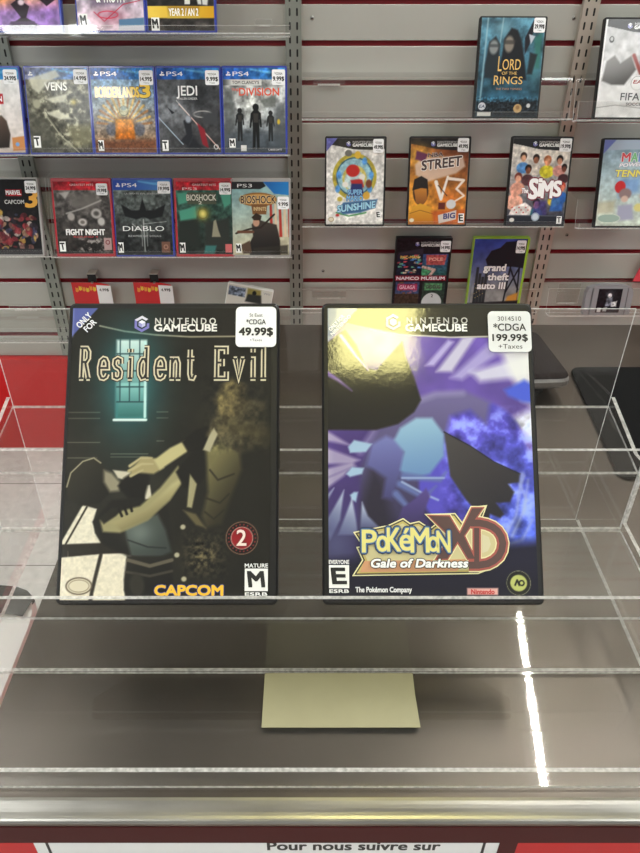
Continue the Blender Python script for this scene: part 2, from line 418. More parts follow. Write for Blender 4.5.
def game_case(px, py, Y, lean, dims, shell, art, label, group, sticker=None, texts=(), rating=None, extra=None, turn=0.0, roll=0.0, n=110, inset=(3, 4, 4, 4), Z=None):
    """px,py = middle of the case's bottom front edge"""
    P = at_Y(px, py, Y)
    if Z is not None: P.z = Z
    w, h, t = dims
    root = empty('game_case', P, (-lean, 0, 0))
    root.rotation_euler = (Matrix.Rotation(turn, 3, 'Z') @ Matrix.Rotation(-lean, 3, 'X') @ Matrix.Rotation(roll, 3, 'Y')).to_euler()
    tag(root, label, 'game case', group)
    case_shell(w, h, t, shell).build('case_shell', root)
    l, r, tp, bt = inset
    a = Art(-w*500+l, w*500-r, bt, h*1000-tp, n, (128, 128, 128))
    art(a); a.build('cover_sleeve', root, -.0004, M_PRINT)
    cv = lambda u, v: tuple(q/1000 for q in a.conv(u, v))
    if texts:
        for s, (u0, v0, u1, v1), m, kw in texts:
            mb = MB(); x0, z1 = cv(u0, v0); x1, z0 = cv(u1, v1)
            lettering(mb, s, x0, z0, x1, z1, m, -.0008, **{**kw, 'bold': kw.get('bold', 0)*.6, 'out': [(o_*.62, c_) for o_, c_ in kw.get('out', ())]})
            mb.build('console_lettering' if s in ('PS4', 'PS3', 'NINTENDO', 'GAMECUBE') else 'title_lettering', root)
    if extra:
        mb = MB(); extra(mb, cv); mb.build('cover_emblem', root)
    if rating:
        u0, v0, u1, v1, L = rating; x0, z1 = cv(u0, v0); x1, z0 = cv(u1, v1)
        rating_box(root, x0, z0, x1, z1, L, -.0008)
    if sticker:
        u0, v0, u1, v1, price = sticker[:5]; x0, z1 = cv(u0, v0); x1, z0 = cv(u1, v1)
        price_sticker(root, x0, z0, x1, z1, SHORT(price), -.0012)
    return root
# ------------------------------------------------------------------ the room
CZ = CAMZ - .407           # counter top
WALL = 1.70
mb = MB(); mb.box((-3, -2.5, -.05), (3, 4, 0), tile_floor()); struct(mb.build('floor'))
CEIL = CAMZ + 1.65
mb = MB(); mb.box((-3, -2.5, CEIL), (3, 4, CEIL+.05), mat('ceiling_tile', rgb(206, 204, 199), .9, noise=.04)); struct(mb.build('ceiling'))

def groove(k): return CAMZ - .150 - .0762*k
mb = MB()
mb.box((-1.7, WALL+.012, .30), (1.9, WALL+.03, 2.44), M_GROOVE)
for k in range(-18, 11):
    zt = groove(k)-.0052; zb = groove(k+1)+.0052
    if k == 10: zb = .303
    c = .0012
    for a, b in ((-1.7, 1.9),):
        pr = [(zb, WALL+.012), (zb, WALL+c), (zb+c, WALL), (zt-c, WALL), (zt, WALL+c), (zt, WALL+.012)]
        vs = [(a, y, z) for z, y in pr] + [(b, y, z) for z, y in pr]; n = len(pr)
        for i in range(n-1): mb.add([vs[i], vs[i+n], vs[i+1+n], vs[i+1]], [(0, 1, 2, 3)], M_BOARD if i != 0 and i != n-2 else M_GROOVE)
wall = mb.build('wall_back'); struct(wall)
mb = MB(); mb.box((-1.7, WALL-.012, 0), (1.9, WALL+.03, .300), M_REDPANEL); mb.box((-1.7, WALL-.016, .292), (1.9, WALL-.012, .300), M_REDPANEL); struct(mb.build('baseboard_back'))
# screws left in the boards
for px, py in ((312, 18), (574, 18), (323, 271), (567, 235), (609, 19)):
    p = at_Y(px, py, WALL); s = MB()
    s.lathe([(0, .0022), (.002, .002), (.0042, .0004), (.0044, 0)], mat('screw_steel', rgb(150, 148, 144), .3, .8, noise=.05), Matrix.Translation(p) @ Matrix.Rotation(R(90), 4, 'X'), 14)
    s.lathe([(0, .0026), (.0016, .0025), (.0017, .002)], M_SLOT, Matrix.Translation(p) @ Matrix.Rotation(R(90), 4, 'X'), 10)
    s.build('screw', wall)

def standard(X, m, label):
    root = empty('slotted_standard', (X, WALL, .31)); tag(root, label, 'shelf standard', 'slotted metal standards on the slat wall')
    b = MB(); b.box((-.0155, -.012, 0), (.0155, -.0002, 1.85), m)
    b.box((-.0165, -.0125, 0), (-.0148, -.0002, 1.85), m); b.box((.0148, -.0125, 0), (.0165, -.0002, 1.85), m)
    b.build('channel', root)
    s = MB()
    for k in range(73):
        z = .02+.025*k
        for sx in (-.0075, .0075): s.prism(rrect(sx-.0019, z, sx+.0019, z+.0145, .0016, 2), -.0124, -.0119, M_SLOT)
    s.build('slots', root)
    return root
standard(-.646, M_STANDARD, 'grey slotted metal strip at the far left of the slat wall, beside the leftmost cases')
standard(-.034, M_STANDARD, 'grey slotted metal strip in the middle of the wall beside the blue cases')
standard(.571, M_STANDARD_WARM, 'pale slotted metal strip on the right of the wall, running behind the stylised-letter case')

# ---- the counter
X0, X1 = -.1945, 1.45; YF, YB = .198, .784
cnt = empty('checkout_counter', ((X0+X1)/2, (YF+YB)/2, 0)); tag(cnt, 'stainless steel topped counter with red front under the acrylic display', 'counter')
off = cnt.location
def cbuild(b, name):
    o = b.build(name, cnt); o.matrix_parent_inverse = Matrix.Translation(-off); return o
b = MB()
prof = [(YF+.004, CZ-.012), (YF+.001, CZ-.009)]
for i in range(9):
    a = R(180-90*i/8); prof.append((YF+.011+.011*math.cos(a), CZ-.0048+.0042*math.sin(a)))
prof += [(YF+.0125, CZ-.0001), (YF+.015, CZ), (YB-.002, CZ), (YB, CZ-.002), (YB, CZ-.012)]
n = len(prof)
vs = [(X0, y, z) for y, z in prof] + [(X1, y, z) for y, z in prof]
for i in range(n-1):
    if i > 10: b.add([vs[i], vs[i+n], vs[i+1+n], vs[i+1]], [(0, 1, 2, 3)], M_STEEL)
b.add(vs, [tuple(range(n)), tuple(range(2*n-1, n-1, -1))], M_STEEL)
cbuild(b, 'steel_top')
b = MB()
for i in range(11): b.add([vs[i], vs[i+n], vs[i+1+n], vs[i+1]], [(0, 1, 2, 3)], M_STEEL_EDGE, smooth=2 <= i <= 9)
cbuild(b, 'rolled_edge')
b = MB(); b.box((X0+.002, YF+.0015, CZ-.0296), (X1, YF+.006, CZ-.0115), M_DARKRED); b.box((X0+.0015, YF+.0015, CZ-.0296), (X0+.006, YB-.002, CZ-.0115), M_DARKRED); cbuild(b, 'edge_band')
b = MB(); b.box((X0+.004, YF+.006, .08), (X1, YF+.024, CZ-.0115), M_REDPANEL); cbuild(b, 'front_panel')
b = MB(); b.box((X0+.004, YF+.024, .08), (X0+.022, YB-.004, CZ-.0115), M_REDPANEL); cbuild(b, 'side_panel')
b = MB(); b.box((X0+.022, YB-.02, .08), (X1, YB-.004, CZ-.0115), M_REDPANEL); b.box((X0+.05, YF+.06, 0), (X1, YB-.03, .08), M_SLOT); cbuild(b, 'plinth')

# sign fixed to the counter front
root = empty('paper_sign', (-.025, YF+.0055, CZ-.25)); tag(root, 'white paper sign with black border and French words on the red counter front', 'sign')
b = MB(); zt = .25-.0302; b.box((-.137, -.0005, -.1), (.136, .0003, zt), M_WHITE); b.build('sheet', root)
b = MB()
b.box((-.130, -.0007, -.09), (-.1284, -.0004, zt-.0005), M_BLACKINK); b.box((.1264, -.0007, -.09), (.128, -.0004, zt-.0005), M_BLACKINK); b.box((-.130, -.0007, -.09), (.128, -.0004, -.0884), M_BLACKINK)
b.build('border_line', root)
b = MB(); lettering(b, 'Pour nous suivre sur', -.0015+.0015, zt-.0155, .1015, zt-.0058, M_BLACKINK, -.0006, .022); b.build('sign_lettering', root)
# clear sign sleeve edge
b = MB(); b.box((.136, -.001, -.11), (.1465, .0003, zt), M_DARKRED); b.build('sleeve_edge', root)

# ---- acrylic display
S = 1.025
DX = .0005
disp = empty('acrylic_display', (DX, .0, CZ)); tag(disp, 'clear three-step acrylic display stand on the steel counter holding two game cases', 'display stand')
Yl = [.2075*S, .284*S, .362*S]; YBK = .4275*S; Zs = [.003, .0535, .1035]; W = .2175; LIP = .0195; T = .0026
Yb = [Yl[1], Yl[2], YBK]
Zs[0] = .0032
for i in range(3):
    b = MB(); b.box((-W, Yl[i]+T, Zs[i]-.0021), (W, Yb[i]-.0002, Zs[i]), M_ACR, edge=M_EDGE, axis='z')
    if i == 2: b.v = [(x, y, z+(y-Yl[2]-T)*.15) for x, y, z in b.v]
    b.build('shelf', disp)
    b = MB(); b.box((-W, Yl[i], Zs[i]-.0021), (W, Yl[i]+T-.0002, Zs[i]+LIP), M_ACR, edge=M_EDGE, axis=('z1', 'x0', 'x1')); b.build('lip', disp)
for i in (0, 1):
    b = MB(); b.box((-W, Yb[i]+.0002, Zs[i]), (W, Yb[i]+T, Zs[i+1]-.0023), M_ACR, edge=M_EDGE, axis=('z0', 'x0', 'x1')); b.build('riser', disp)
b = MB(); b.box((-W, YBK+.0002, 0.0002), (W, YBK+.0015, .407-.2165), M_ACR, edge=M_EDGE, axis='y'); b.build('back_panel', disp)
b = MB(); b.box((-W+.0005, Yl[1]+.004, 0.0003), (W-.0005, YBK, .0022), M_ACR); b.build('base', disp)
# stepped end walls
for sx in (-1, 1):
    pts = [(Yl[0], 0.0004)]
    for i in range(3):
        pts += [(Yl[i], Zs[i]+LIP*.45), (Yl[i]+.014, Zs[i]+.006), (Yb[i], Zs[i]+.006+(.011 if i == 2 else 0))]
    pts += [(YBK, 0.0004)]
    b = MB(); x0 = sx*W; x1 = sx*(W+T); nn = len(pts)
    if x0 > x1: x0, x1 = x1, x0
    vs = [(x0, y, z) for y, z in pts] + [(x1, y, z) for y, z in pts]
    b.add(vs, [tuple(range(nn)), tuple(range(2*nn-1, nn-1, -1))], M_ACR); b.add(vs, [(i, i+nn, (i+1) % nn+nn, (i+1) % nn) for i in range(nn) if i != nn-2], M_EDGE)
    b.build('end_wall', disp)

# pale slip lying on the empty front step
p = [at_Z(x, y, CZ+Zs[0]) for x, y in ((261.5, 728), (420.5, 728), (415, 695), (412.5, 673.6), (265, 673.6))]
c = sum(p, Vector())/5; b = MB()
b.slab([((v-c).x, (v-c).y) for v in p], .0002, .0006, mat('pale_yellow_paper', rgb(152, 147, 116), .45, coat=.1, noise=.10, nscale=40))
o = b.build('paper_slip'); o.location = c; tag(o, 'pale yellow paper slip lying on the empty front step of the acrylic stand', 'paper slip')

# ---- things on the counter behind the display
p = [at_Z(x, y, CZ) for x, y in ((569, 369.5), (760, 369.5), (790, 480), (619, 480))]
c = sum(p, Vector())/4; b = MB()
q = [((v-c).x, (v-c).y) for v in p]
def rounded(q, r):
    out = []; m = len(q)
    for i in range(m):
        a = Vector(q[i-1]); v = Vector(q[i]); d = Vector(q[(i+1) % m]); s0 = v+(a-v).normalized()*r; s1 = v+(d-v).normalized()*r
        for k in range(6):
            t = k/5; w = s0*(1-t)**2+v*2*t*(1-t)+s1*t*t; out.append((w.x, w.y))
    return out
b.slab(rounded(q, .012), .0002, .0035, mat('black_rubber', rgb(16, 16, 17), .9, spec=.1, noise=.15, nscale=300), .0008)
o = b.build('counter_mat'); o.location = c; tag(o, 'flat black rubber mat lying on the steel counter behind the display', 'mat')

zt = CZ+.026
p = [at_Z(x, y, zt) for x, y in ((574, 379), (537, 331), (432, 331), (440, 383))]
c = sum(p, Vector())/4; c.z = CZ; q = [((v-c).x, (v-c).y) for v in p]
root = empty('card_terminal', c); tag(root, 'dark slim device with grey rounded rim on the counter behind the purple case', 'payment device')
b = MB(); b.slab(rounded(q, .014), .014, .026, mat('device_rim_grey', rgb(112, 106, 104), .35, noise=.04), .0035); b.build('rim', root)
b = MB(); b.slab(rounded([(x*.975, y*.975) for x, y in q], .012), .0258, .0266, mat('device_glass_dark', rgb(28, 20, 21), .6, spec=.06, noise=.05), .0003); b.build('screen', root)
b = MB(); b.slab(rounded([(x*.72, y*.72) for x, y in q], .012), .0, .0142, mat('device_foot_black', rgb(18, 18, 18), .6, noise=.05)); b.build('foot', root)

# ---- bin beside the counter
zb = CAMZ-.53
pb = at_Z(18, 585, zb); pr = at_Z(42, 597, zb)
bx0, bx1, by0, by1 = -.62, pr.x, .16, pb.y
root = empty('lidded_bin', ((bx0+bx1)/2, (by0+by1)/2, 0)); tag(root, 'pale grey bin with dark back band standing left of the counter', 'bin')
hx, hy = (bx1-bx0)/2, (by1-by0)/2
q = rounded([(-hx, -hy), (hx, -hy), (hx, hy), (-hx, hy)], .045)
b = MB(); b.slab([(x*.96, y*.96) for x, y in q], .0, zb-.03, mat('bin_body_grey', rgb(150, 149, 148), .4, noise=.03), .004); b.build('body', root)
b = MB(); b.slab(q, zb-.03, zb-.003, mat('bin_lid_grey', rgb(206, 205, 204), .2, coat=.6, noise=.03), .004); b.build('lid', root)
d = .034; qq = [(x, y) for x, y in q if y > hy-.05]; qq = sorted(qq, key=lambda p: -math.atan2(p[1]-hy+.06, p[0]))
out = [p for p in q if p[1] > hy-.024]
outer = sorted(out, key=lambda p: p[0]); inner = [(x*(hx-.004)/hx if x > 0 else x, hy-d-(hy-y)*.25) for x, y in outer][::-1]
b = MB()
M_BAND = mat('bin_band_dark', rgb(70, 66, 62), .22, .9, noise=.2, nscale=30)
m = len(outer)
for k in range(m-1):
    P4 = [outer[k], outer[k+1], inner[m-2-k], inner[m-1-k]]
    b.add([(x, y, zb) for x, y in P4], [(3, 2, 1, 0)], M_BAND); b.add([(x, y, zb-.004) for x, y in P4], [(0, 1, 2, 3)], M_BAND)
    b.add([(*outer[k], zb), (*outer[k+1], zb), (*outer[k+1], zb-.03), (*outer[k], zb-.03)], [(0, 1, 2, 3)], M_BAND)
b.build('back_band', root)

# ---- lights
M_TROF = glow('yellowed_diffuser', rgb(252, 243, 160), 30); M_WHITE_FILL = glow('white_fill_panel', (.965, 1, .985), 19.5); M_LED = glow('led_tube', (1, .985, .90), 330)
M_FIX = mat('fixture_white', rgb(230, 230, 228), .5, noise=.02)
def troffer(x, y, label, md, k=1.0, h=.305):
    root = empty('ceiling_light', (x, y, CEIL)); tag(root, label, 'ceiling light', 'ceiling light panels')
    b = MB()
    l = .61*k
    for a0, a1 in (((-h, -l), (h, -l+.025)), ((-h, l-.025), (h, l)), ((-h, -l+.025), (-h+.02, l-.025)), ((h-.02, -l+.025), (h, l-.025))):
        b.box((*a0, -.02), (*a1, -.0005), M_FIX)
    b.build('frame', root)
    b = MB(); b.box((-h+.02, -l+.025, -.012), (h-.02, l-.025, -.008), md); b.build('diffuser', root)
for x, y, l in ((.235, -.675, 'yellowed ceiling light panel above the photographer'),
             (-1.55, .85, 'added white fill panel on the ceiling over the aisle on the left'), (1.75, .85, 'added white fill panel on the ceiling over the counter on the right'),  # the four white panels are unseen, added to raise the overall light
             (-1.55, -1.7, 'added white fill panel on the ceiling behind and left of the photographer'), (1.75, -1.7, 'added white fill panel on the ceiling behind and right of the photographer')):
    troffer(x, y, l, M_TROF if abs(x) < 1 else M_WHITE_FILL, .36 if abs(x) < 1 else 1, .165 if abs(x) < 1 else .305)
# LED strip light running away above the right side
a0 = at_Z(545, 792, CZ); a1 = at_Z(517, 600, CZ)
def mirrored(px, py, z0, z):
    d = ray(px, py); p = at_Z(px, py, z0); t = (z-z0)/(-d.z); return Vector((p.x+d.x*t, p.y+d.y*t, z))
zl = CEIL-.06
e0 = mirrored(545, 792, CZ, zl); e1 = mirrored(517, 600, CZ, zl)
dv = (e1-e0); L = dv.length; ang = math.atan2(dv.y, dv.x)
root = empty('strip_light', (e0+e1)/2, (0, 0, ang-R(90))); tag(root, 'twin white LED strip light under the ceiling right of the counter', 'strip light')
b = MB(); b.box((-.05, -L/2-.3, .012), (.05, L/2+.02, .0595), M_FIX); b.build('housing', root)
for sx in (-.0055, .0055):
    b = MB(); b.box((sx-.0022, -L/2-.28, 0), (sx+.0022, L/2, .0115), M_LED); b.build('tube', root)

w = bpy.data.worlds.new('store'); sc.world = w; w.use_nodes = True
bg = w.node_tree.nodes['Background']; bg.inputs['Color'].default_value = (.985, 1, .985, 1); bg.inputs['Strength'].default_value = .45
sc.view_settings.view_transform = 'Standard'; sc.view_settings.look = 'None'; sc.view_settings.gamma = 1; sc.view_settings.exposure = -.08
sc.view_settings.use_curve_mapping = False
sc.cycles.transparent_max_bounces = 40; sc.cycles.max_bounces = 10; sc.cycles.glossy_bounces = 6
sc.cycles.use_denoising = True
sc.cycles.sample_clamp_indirect = 6

# ------------------------------------------------------------------ the two cases on the display
LEAN = R(43.5); DW, DH, DT = .135, .190, .0145
def front_case(xc, label, name_group):
    # rear bottom edge on the second shelf, back leaning on the top step's lip
    yr = Yl[1]+T+.0008+DT*math.cos(LEAN); zr = CZ+Zs[1]+.0001
    P = Vector((xc, yr-DT*math.cos(LEAN), zr+DT*math.sin(LEAN)))
    root = empty('game_case', P, (-LEAN, 0, 0)); tag(root, label, 'game case', name_group)
    case_shell(DW, DH, DT, M_SHELL_BLACK).build('case_shell', root)
    M = Matrix.Translation(P) @ Matrix.Rotation(-LEAN, 4, 'X'); Mi = M.inverted()
    o = Mi @ Vector((0, 0, CAMZ))
    def conv(px, py):
        d = Mi.to_3x3() @ ray(px, py); t = -o.y/d.y
        return ((o.x+d.x*t)*1000, (o.z+d.z*t)*1000)
    return root, conv

def lt(mb, conv, s, box, m, y=-.0009, **kw):
    x0, zb = conv(box[0], box[3]); x1, zt = conv(box[2], box[1])
    lettering(mb, s, x0/1000, zb/1000, x1/1000, zt/1000, m, y, **kw)

G = 'game cases standing on the acrylic display'
# ================= dark horror cover
root, cv = front_case(-.0873, 'larger black game case with dark grey cover, teal window and 49.99$ price sticker', G)
a = Art(-64.8, 62.6, 3.0, 186.3, 300, (40, 38, 32), cv)
a.glow((110, 470), 60, 60, (58, 56, 48), .7); a.glow((235, 480), 40, 60, (34, 33, 27), .6)
a.noise(14, .10, 3)
a.poly([(60, 300), (290, 300), (290, 338), (235, 339), (180, 337), (140, 333), (100, 326), (60, 318)], (44, 41, 36), .3)
a.line([(100, 326), (125, 331.5), (155, 335), (190, 337), (235, 336.5)], 1.0, (168, 160, 140), .3)
a.poly([(60, 300), (106, 300), (71, 338), (60, 338)], (104, 112, 172), .4); a.line([(73, 306), (72, 336)], 2.2, (150, 156, 205), .8, .6)
# wall panelling
for y0, x0, x1 in ((412.5, 68, 100), (418.5, 66, 100), (442.5, 66, 100), (458, 68, 97), (412, 157, 168), (418, 157, 168), (441, 157, 164), (454, 111, 148), (457, 111, 148)):
    a.line([(x0, y0), (x1, y0)], .55, (128, 126, 110), .25, .8)
a.poly([(168, 420), (290, 420), (290, 560), (168, 560)], (38, 36, 29), 6, .55)
# teal lit window
a.glow((131, 380), 21, 38, (70, 150, 160), .75)
a.polyg([(117, 340), (147, 340), (147, 420), (115, 420)], (205, 226, 224), (74, 138, 138), (130, 342), (130, 412), .9)
a.polyg([(120, 383), (144, 383), (144, 417), (118, 417)], (150, 200, 198), (70, 128, 126), (130, 385), (130, 415), .4)
for x in (120.5, 130, 140): a.line([(x, 340), (x-.5, 402)], .8, (60, 96, 100), .25)
for y in (354, 371, 387, 402): a.line([(117, y), (146, y)], .9, (54, 92, 96), .25)
a.line([(145.8, 342), (145, 417)], 1.6, (200, 232, 230), .4); a.line([(114, 420), (146, 420)], 1.6, (222, 238, 236), .35)
# sunlit floor planes
lit = (226, 220, 204)
a.poly([(58, 548), (83, 505), (97, 509), (93, 522), (95, 533), (101, 543), (100, 545), (60, 545)], lit, .5)
a.poly([(56, 557), (97, 553), (130, 552), (133, 560), (126, 572), (124, 590), (130, 604), (54, 604)], (228, 221, 204), .7)
a.line([(87, 507), (66, 544)], 1.2, (70, 64, 54), .3); a.line([(101, 555), (96, 575), (92, 592), (90, 604)], 2.2, (58, 52, 44), .5)
a.poly([(55, 545), (72, 544), (100, 543), (132, 540), (132, 553), (100, 554), (56, 558)], (52, 47, 39), .5)
a.line([(68, 551), (68, 560)], 0, lit)
m = a.mask([(54, 500), (132, 500), (132, 605), (54, 605)], .5); a.noise(1.6, .04, 8, 2, m)
# anonymous grappling shapes: a rounded dark mass, pale limbs, hanging olive cloth
a.polyg([(67, 486), (71, 472), (84, 461), (96, 458), (103, 465), (110, 478), (113, 490), (100, 503), (80, 506), (68, 498)], (70, 68, 56), (36, 34, 28), (70, 462), (108, 500), .8)
a.line([(67, 487), (71, 473), (83, 461.5), (94, 458), (101, 463)], .8, (176, 170, 146), .3)
a.poly([(104, 470), (112, 473), (121, 483), (119, 491), (110, 492), (104, 482)], (158, 152, 132), 1.2)
a.poly([(113, 470), (132, 472), (130, 482), (118, 478)], (206, 200, 182), .6); a.poly([(144, 485), (150, 485), (152, 498), (145, 500)], (212, 206, 190), .5)
a.poly([(124, 478), (143, 466), (150, 478), (144, 500), (128, 498), (118, 486)], (30, 28, 24), 1)
a.poly([(93, 522), (112, 500), (140, 498), (168, 506), (172, 540), (170, 556), (128, 556), (104, 545)], (36, 34, 29), 1)
a.polyg([(124, 525), (142, 518), (158, 514), (166, 530), (172, 552), (150, 562), (131, 556)], (98, 106, 100), (66, 74, 72), (128, 520), (168, 558), 1.2)
a.glow((140, 533), 8, 7, (140, 150, 146), .6); a.line([(128, 540), (148, 547), (166, 548)], .8, (48, 54, 52), .4)
a.polyg([(127, 556), (172, 556), (174, 604), (126, 604), (124, 580)], (50, 48, 42), (24, 23, 20), (130, 558), (150, 600), .8)
a.line([(128, 560), (150, 566), (172, 560)], 2.2, (112, 106, 92), .4); a.line([(127, 572), (150, 576), (172, 571)], 1.6, (80, 76, 66), .4)
a.ell((137, 585), 4.6, 7, (62, 60, 52), 10, 1)
a.poly([(100, 520), (116, 512), (140, 506), (160, 488), (178, 466), (187, 476), (170, 500), (148, 520), (120, 533), (103, 532)], (166, 160, 124), .9)
a.polyg([(112, 523), (146, 510), (172, 484), (186, 474), (170, 500), (148, 520), (122, 531)], (190, 182, 142), (128, 120, 88), (130, 508), (140, 528), 1.2, .9)
a.poly([(99, 518), (112, 508), (124, 508), (116, 516), (104, 524)], (46, 44, 36), .7)
for p in ([(119, 509), (122, 516)], [(124, 506), (127, 514)], [(130, 503), (132, 511)]): a.line(p, 1.6, (34, 31, 26), .35)
a.poly([(132, 468), (142, 457), (150, 457), (164, 461), (164, 468), (154, 474), (138, 473), (130, 476)], (172, 162, 124), .9)
for p in ([(130, 466), (141, 458), (152, 458)], [(129, 471), (142, 464), (153, 464)], [(131, 476), (143, 470)]): a.line(p, 1.9, (190, 180, 142), .5, w1=.8)
a.poly([(154, 460), (170, 448), (186, 440), (190, 450), (172, 462), (160, 470)], (196, 188, 146), .8)
a.poly([(182, 442), (196, 430), (212, 425), (214, 436), (200, 452), (188, 452)], (28, 26, 22), .8)
a.poly([(176, 472), (192, 452), (208, 450), (212, 466), (200, 484), (184, 488)], (30, 28, 24), .8)
a.polyg([(206, 452), (220, 440), (240, 452), (242, 470), (232, 496), (222, 524), (206, 528), (202, 516), (208, 492)], (128, 122, 88), (60, 56, 40), (208, 470), (238, 490), 1.6)
for p in ([(206, 498), (220, 503), (229, 494)], [(205, 512), (214, 519), (224, 510)], [(210, 470), (218, 480), (234, 474)]): a.line(p, 1.0, (50, 46, 34), .5)
a.poly([(190, 474), (197, 484), (192, 508), (187, 507)], (170, 164, 132), .6); a.poly([(183, 510), (196, 514), (206, 528), (196, 525)], (112, 104, 76), .8)
a.polyg([(207, 436), (214, 420), (226, 410), (246, 398), (266, 402), (270, 446), (240, 454), (222, 442)], (116, 108, 82), (50, 47, 36), (212, 424), (264, 440), 1.8, .9)
a.polyg([(215, 400), (222, 386), (233, 378), (246, 386), (250, 402), (240, 418), (224, 420), (218, 414)], (140, 128, 90), (64, 58, 42), (218, 396), (246, 404), 2.2, .9)
mm = a.mask([(205, 376), (268, 376), (268, 450), (205, 450)], 4); a.noise(3.2, .34, 12, 3, mm)
a.poly([(203, 450), (209, 436), (214, 428), (218, 434), (210, 452)], (182, 176, 150), .6)
mm = a.mask([(188, 536), (222, 536), (222, 574), (188, 574)], 6); a.glow((202, 556), 12, 12, (78, 72, 54), .8); a.noise(2, .8, 5, 3, mm)
for c in ((183, 527), (177, 555), (184, 579)): a.ell(c, 1.6, 1.5, (190, 184, 160), 0, .5)
a.glow((246, 430), 22, 6, (110, 100, 66), .4, -14)
# badge, seal, foot print
a.ell((242, 538), 10, 10, (24, 20, 19)); a.ring((242, 538), 10, .5, (150, 120, 100), .2); a.ell((242, 538), 6.7, 6.7, (160, 36, 46)); a.ring((242, 538), 6.9, .5, (196, 160, 150), .2)
for k in range(22):
    an = R(k*360/22); a.ell((242+13.4*math.cos(an), 538+13.4*math.sin(an)), .5, .5, (150, 60, 60), 0, .2)
a.ell((79, 586), 8.2, 5.3, (112, 100, 84), 0, .3); a.ell((79, 586), 7.3, 4.5, (222, 214, 194), 0, .3); a.ring((79, 586), 6.4, .4, (140, 126, 106), .2, 3.8)
a.build('cover_sleeve', root, -.0004, M_PRINT_HERO, 1.26)
# lettering
mb = MB(); GOLD, IVORY, DKB = ink(196, 160, 40), ink(214, 204, 176), ink(30, 27, 24)
lt(mb, cv, 'N I N T E N D O', (155.5, 318.5, 216, 324.5), ink(205, 203, 198), bold=.015)
lt(mb, cv, 'GAMECUBE', (154.5, 324.8, 217, 331.5), ink(232, 230, 226), bold=.03)
c = cv(142.3, 324.3); console_logo(mb, c[0]/1000, c[1]/1000, .0054, -.0009)
mb.build('console_lettering', root)
GL = {
 'R': (1.0, [[(.2,0),(.2,1)], [(.2,1),(.6,1),(.8,.88),(.8,.66),(.6,.54),(.2,.54)], [(.5,.54),(.84,0)], [(.0,0),(.4,0)], [(.0,1),(.25,1)], [(.68,0),(1,0)]]),
 'E': (1.0, [[(.2,0),(.2,1)], [(0,1),(.88,1),(.88,.8)], [(.2,.52),(.6,.52)], [(.6,.4),(.6,.64)], [(0,0),(.92,0),(.92,.22)]]),
 'e': (.8, [[(.08,.34),(.92,.34),(.88,.52),(.7,.64),(.46,.66),(.2,.58),(.08,.36),(.12,.14),(.3,.01),(.56,-.01),(.8,.04),(.92,.14)]]),
 's': (.8, [[(.84,.48),(.82,.62),(.5,.66),(.18,.6),(.14,.46),(.3,.37),(.7,.3),(.86,.2),(.8,.04),(.5,-.01),(.16,.03),(.12,.2)]]),
 'i': (.5, [[(.5,0),(.5,.64),(.15,.64)], [(.1,0),(.9,0)], [(.47,.86),(.47,.98)]]),
 'd': (.95, [[(.72,0),(.72,1),(.5,1)], [(.72,.5),(.55,.64),(.34,.64),(.12,.5),(.08,.3),(.14,.12),(.34,0),(.55,.02),(.72,.14)], [(.72,0),(.98,0)]]),
 'n': (1.0, [[(.2,0),(.2,.64),(.0,.64)], [(.2,.5),(.4,.64),(.62,.64),(.74,.5),(.74,0)], [(.02,0),(.4,0)], [(.56,0),(.94,0)]]),
 't': (.75, [[(.38,.95),(.38,.14),(.5,.01),(.72,.0),(.9,.12)], [(.05,.66),(.85,.66)]]),
 'v': (1.0, [[(.14,.64),(.5,0),(.86,.64)], [(.0,.64),(.32,.64)], [(.68,.64),(1,.64)]]),
 'l': (.5, [[(.5,0),(.5,1),(.18,1)], [(.1,0),(.9,0)]]),
}
title = [('R', 79.5, 91.5), ('e', 98.5, 109.5), ('s', 113, 123), ('i', 127.5, 134), ('d', 138.5, 150), ('e', 155, 166), ('n', 169.5, 182), ('t', 186.5, 196), ('E', 214, 228), ('v', 233.5, 244.5), ('i', 250, 256.5), ('l', 260, 267)]
for wd, m, y in ((.0044, DKB, -.00062), (.0032, IVORY, -.00075), (.0013, DKB, -.00088)):
    if wd == .0044: tb = MB()
    for ch, xa, xb in title:
        x0, z0 = cv(xa, 378.5); x1, z1 = cv(xb, 348.5)
        for st in GL[ch][1]:
            tb.ribbon([((x0+(x1-x0)*u)/1000, (z0+(z1-z0)*v)/1000) for u, v in st], wd, m, y)
tb.build('title_lettering', root)
mb = MB(); lt(mb, cv, 'CAPCOM', (155, 585.5, 223, 595), ink(240, 186, 40), bold=.05, out=[(.11, ink(36, 50, 120))]); mb.build('publisher_lettering', root)
mb = MB(); lt(mb, cv, '2', (236.8, 530, 246.5, 545.5), ink(236, 214, 206), bold=.01, out=[(.05, ink(120, 20, 30))]); mb.build('badge_numeral', root)
x0, z0 = cv(244.7, 591); x1, z1 = cv(268, 568.5); r_ = rating_box(root, x0/1000, z0/1000, x1/1000, z1/1000, 'M', -.0008, 'MATURE')
x0, z0 = cv(235.7, 347.5); x1, z1 = cv(276.5, 307.5)
price_sticker(root, x0/1000, z0/1000, x1/1000, z1/1000, [('St Eust', .17, .25, .32, 0), ('*CDGA', .32, .44, .48, .012), ('49.99$', .53, .71, .83, .035), ('+Taxes', .8, .86, .3, 0)], -.0012)

# ================= violet cover
root, cv = front_case(.0752, 'larger black game case with violet and white swirling cover and 199.99$ price sticker', G)
a = Art(-63.8, 63.8, 3.0, 186.3, 300, (110, 92, 160), cv)
V1, V2, WH = (104, 84, 158), (66, 54, 100), (214, 212, 226)
a.polyg([(320, 330), (545, 330), (545, 610), (320, 610)], (120, 98, 176), (50, 48, 76), (430, 400), (430, 585), 1)
a.noise(26, .14, 21)
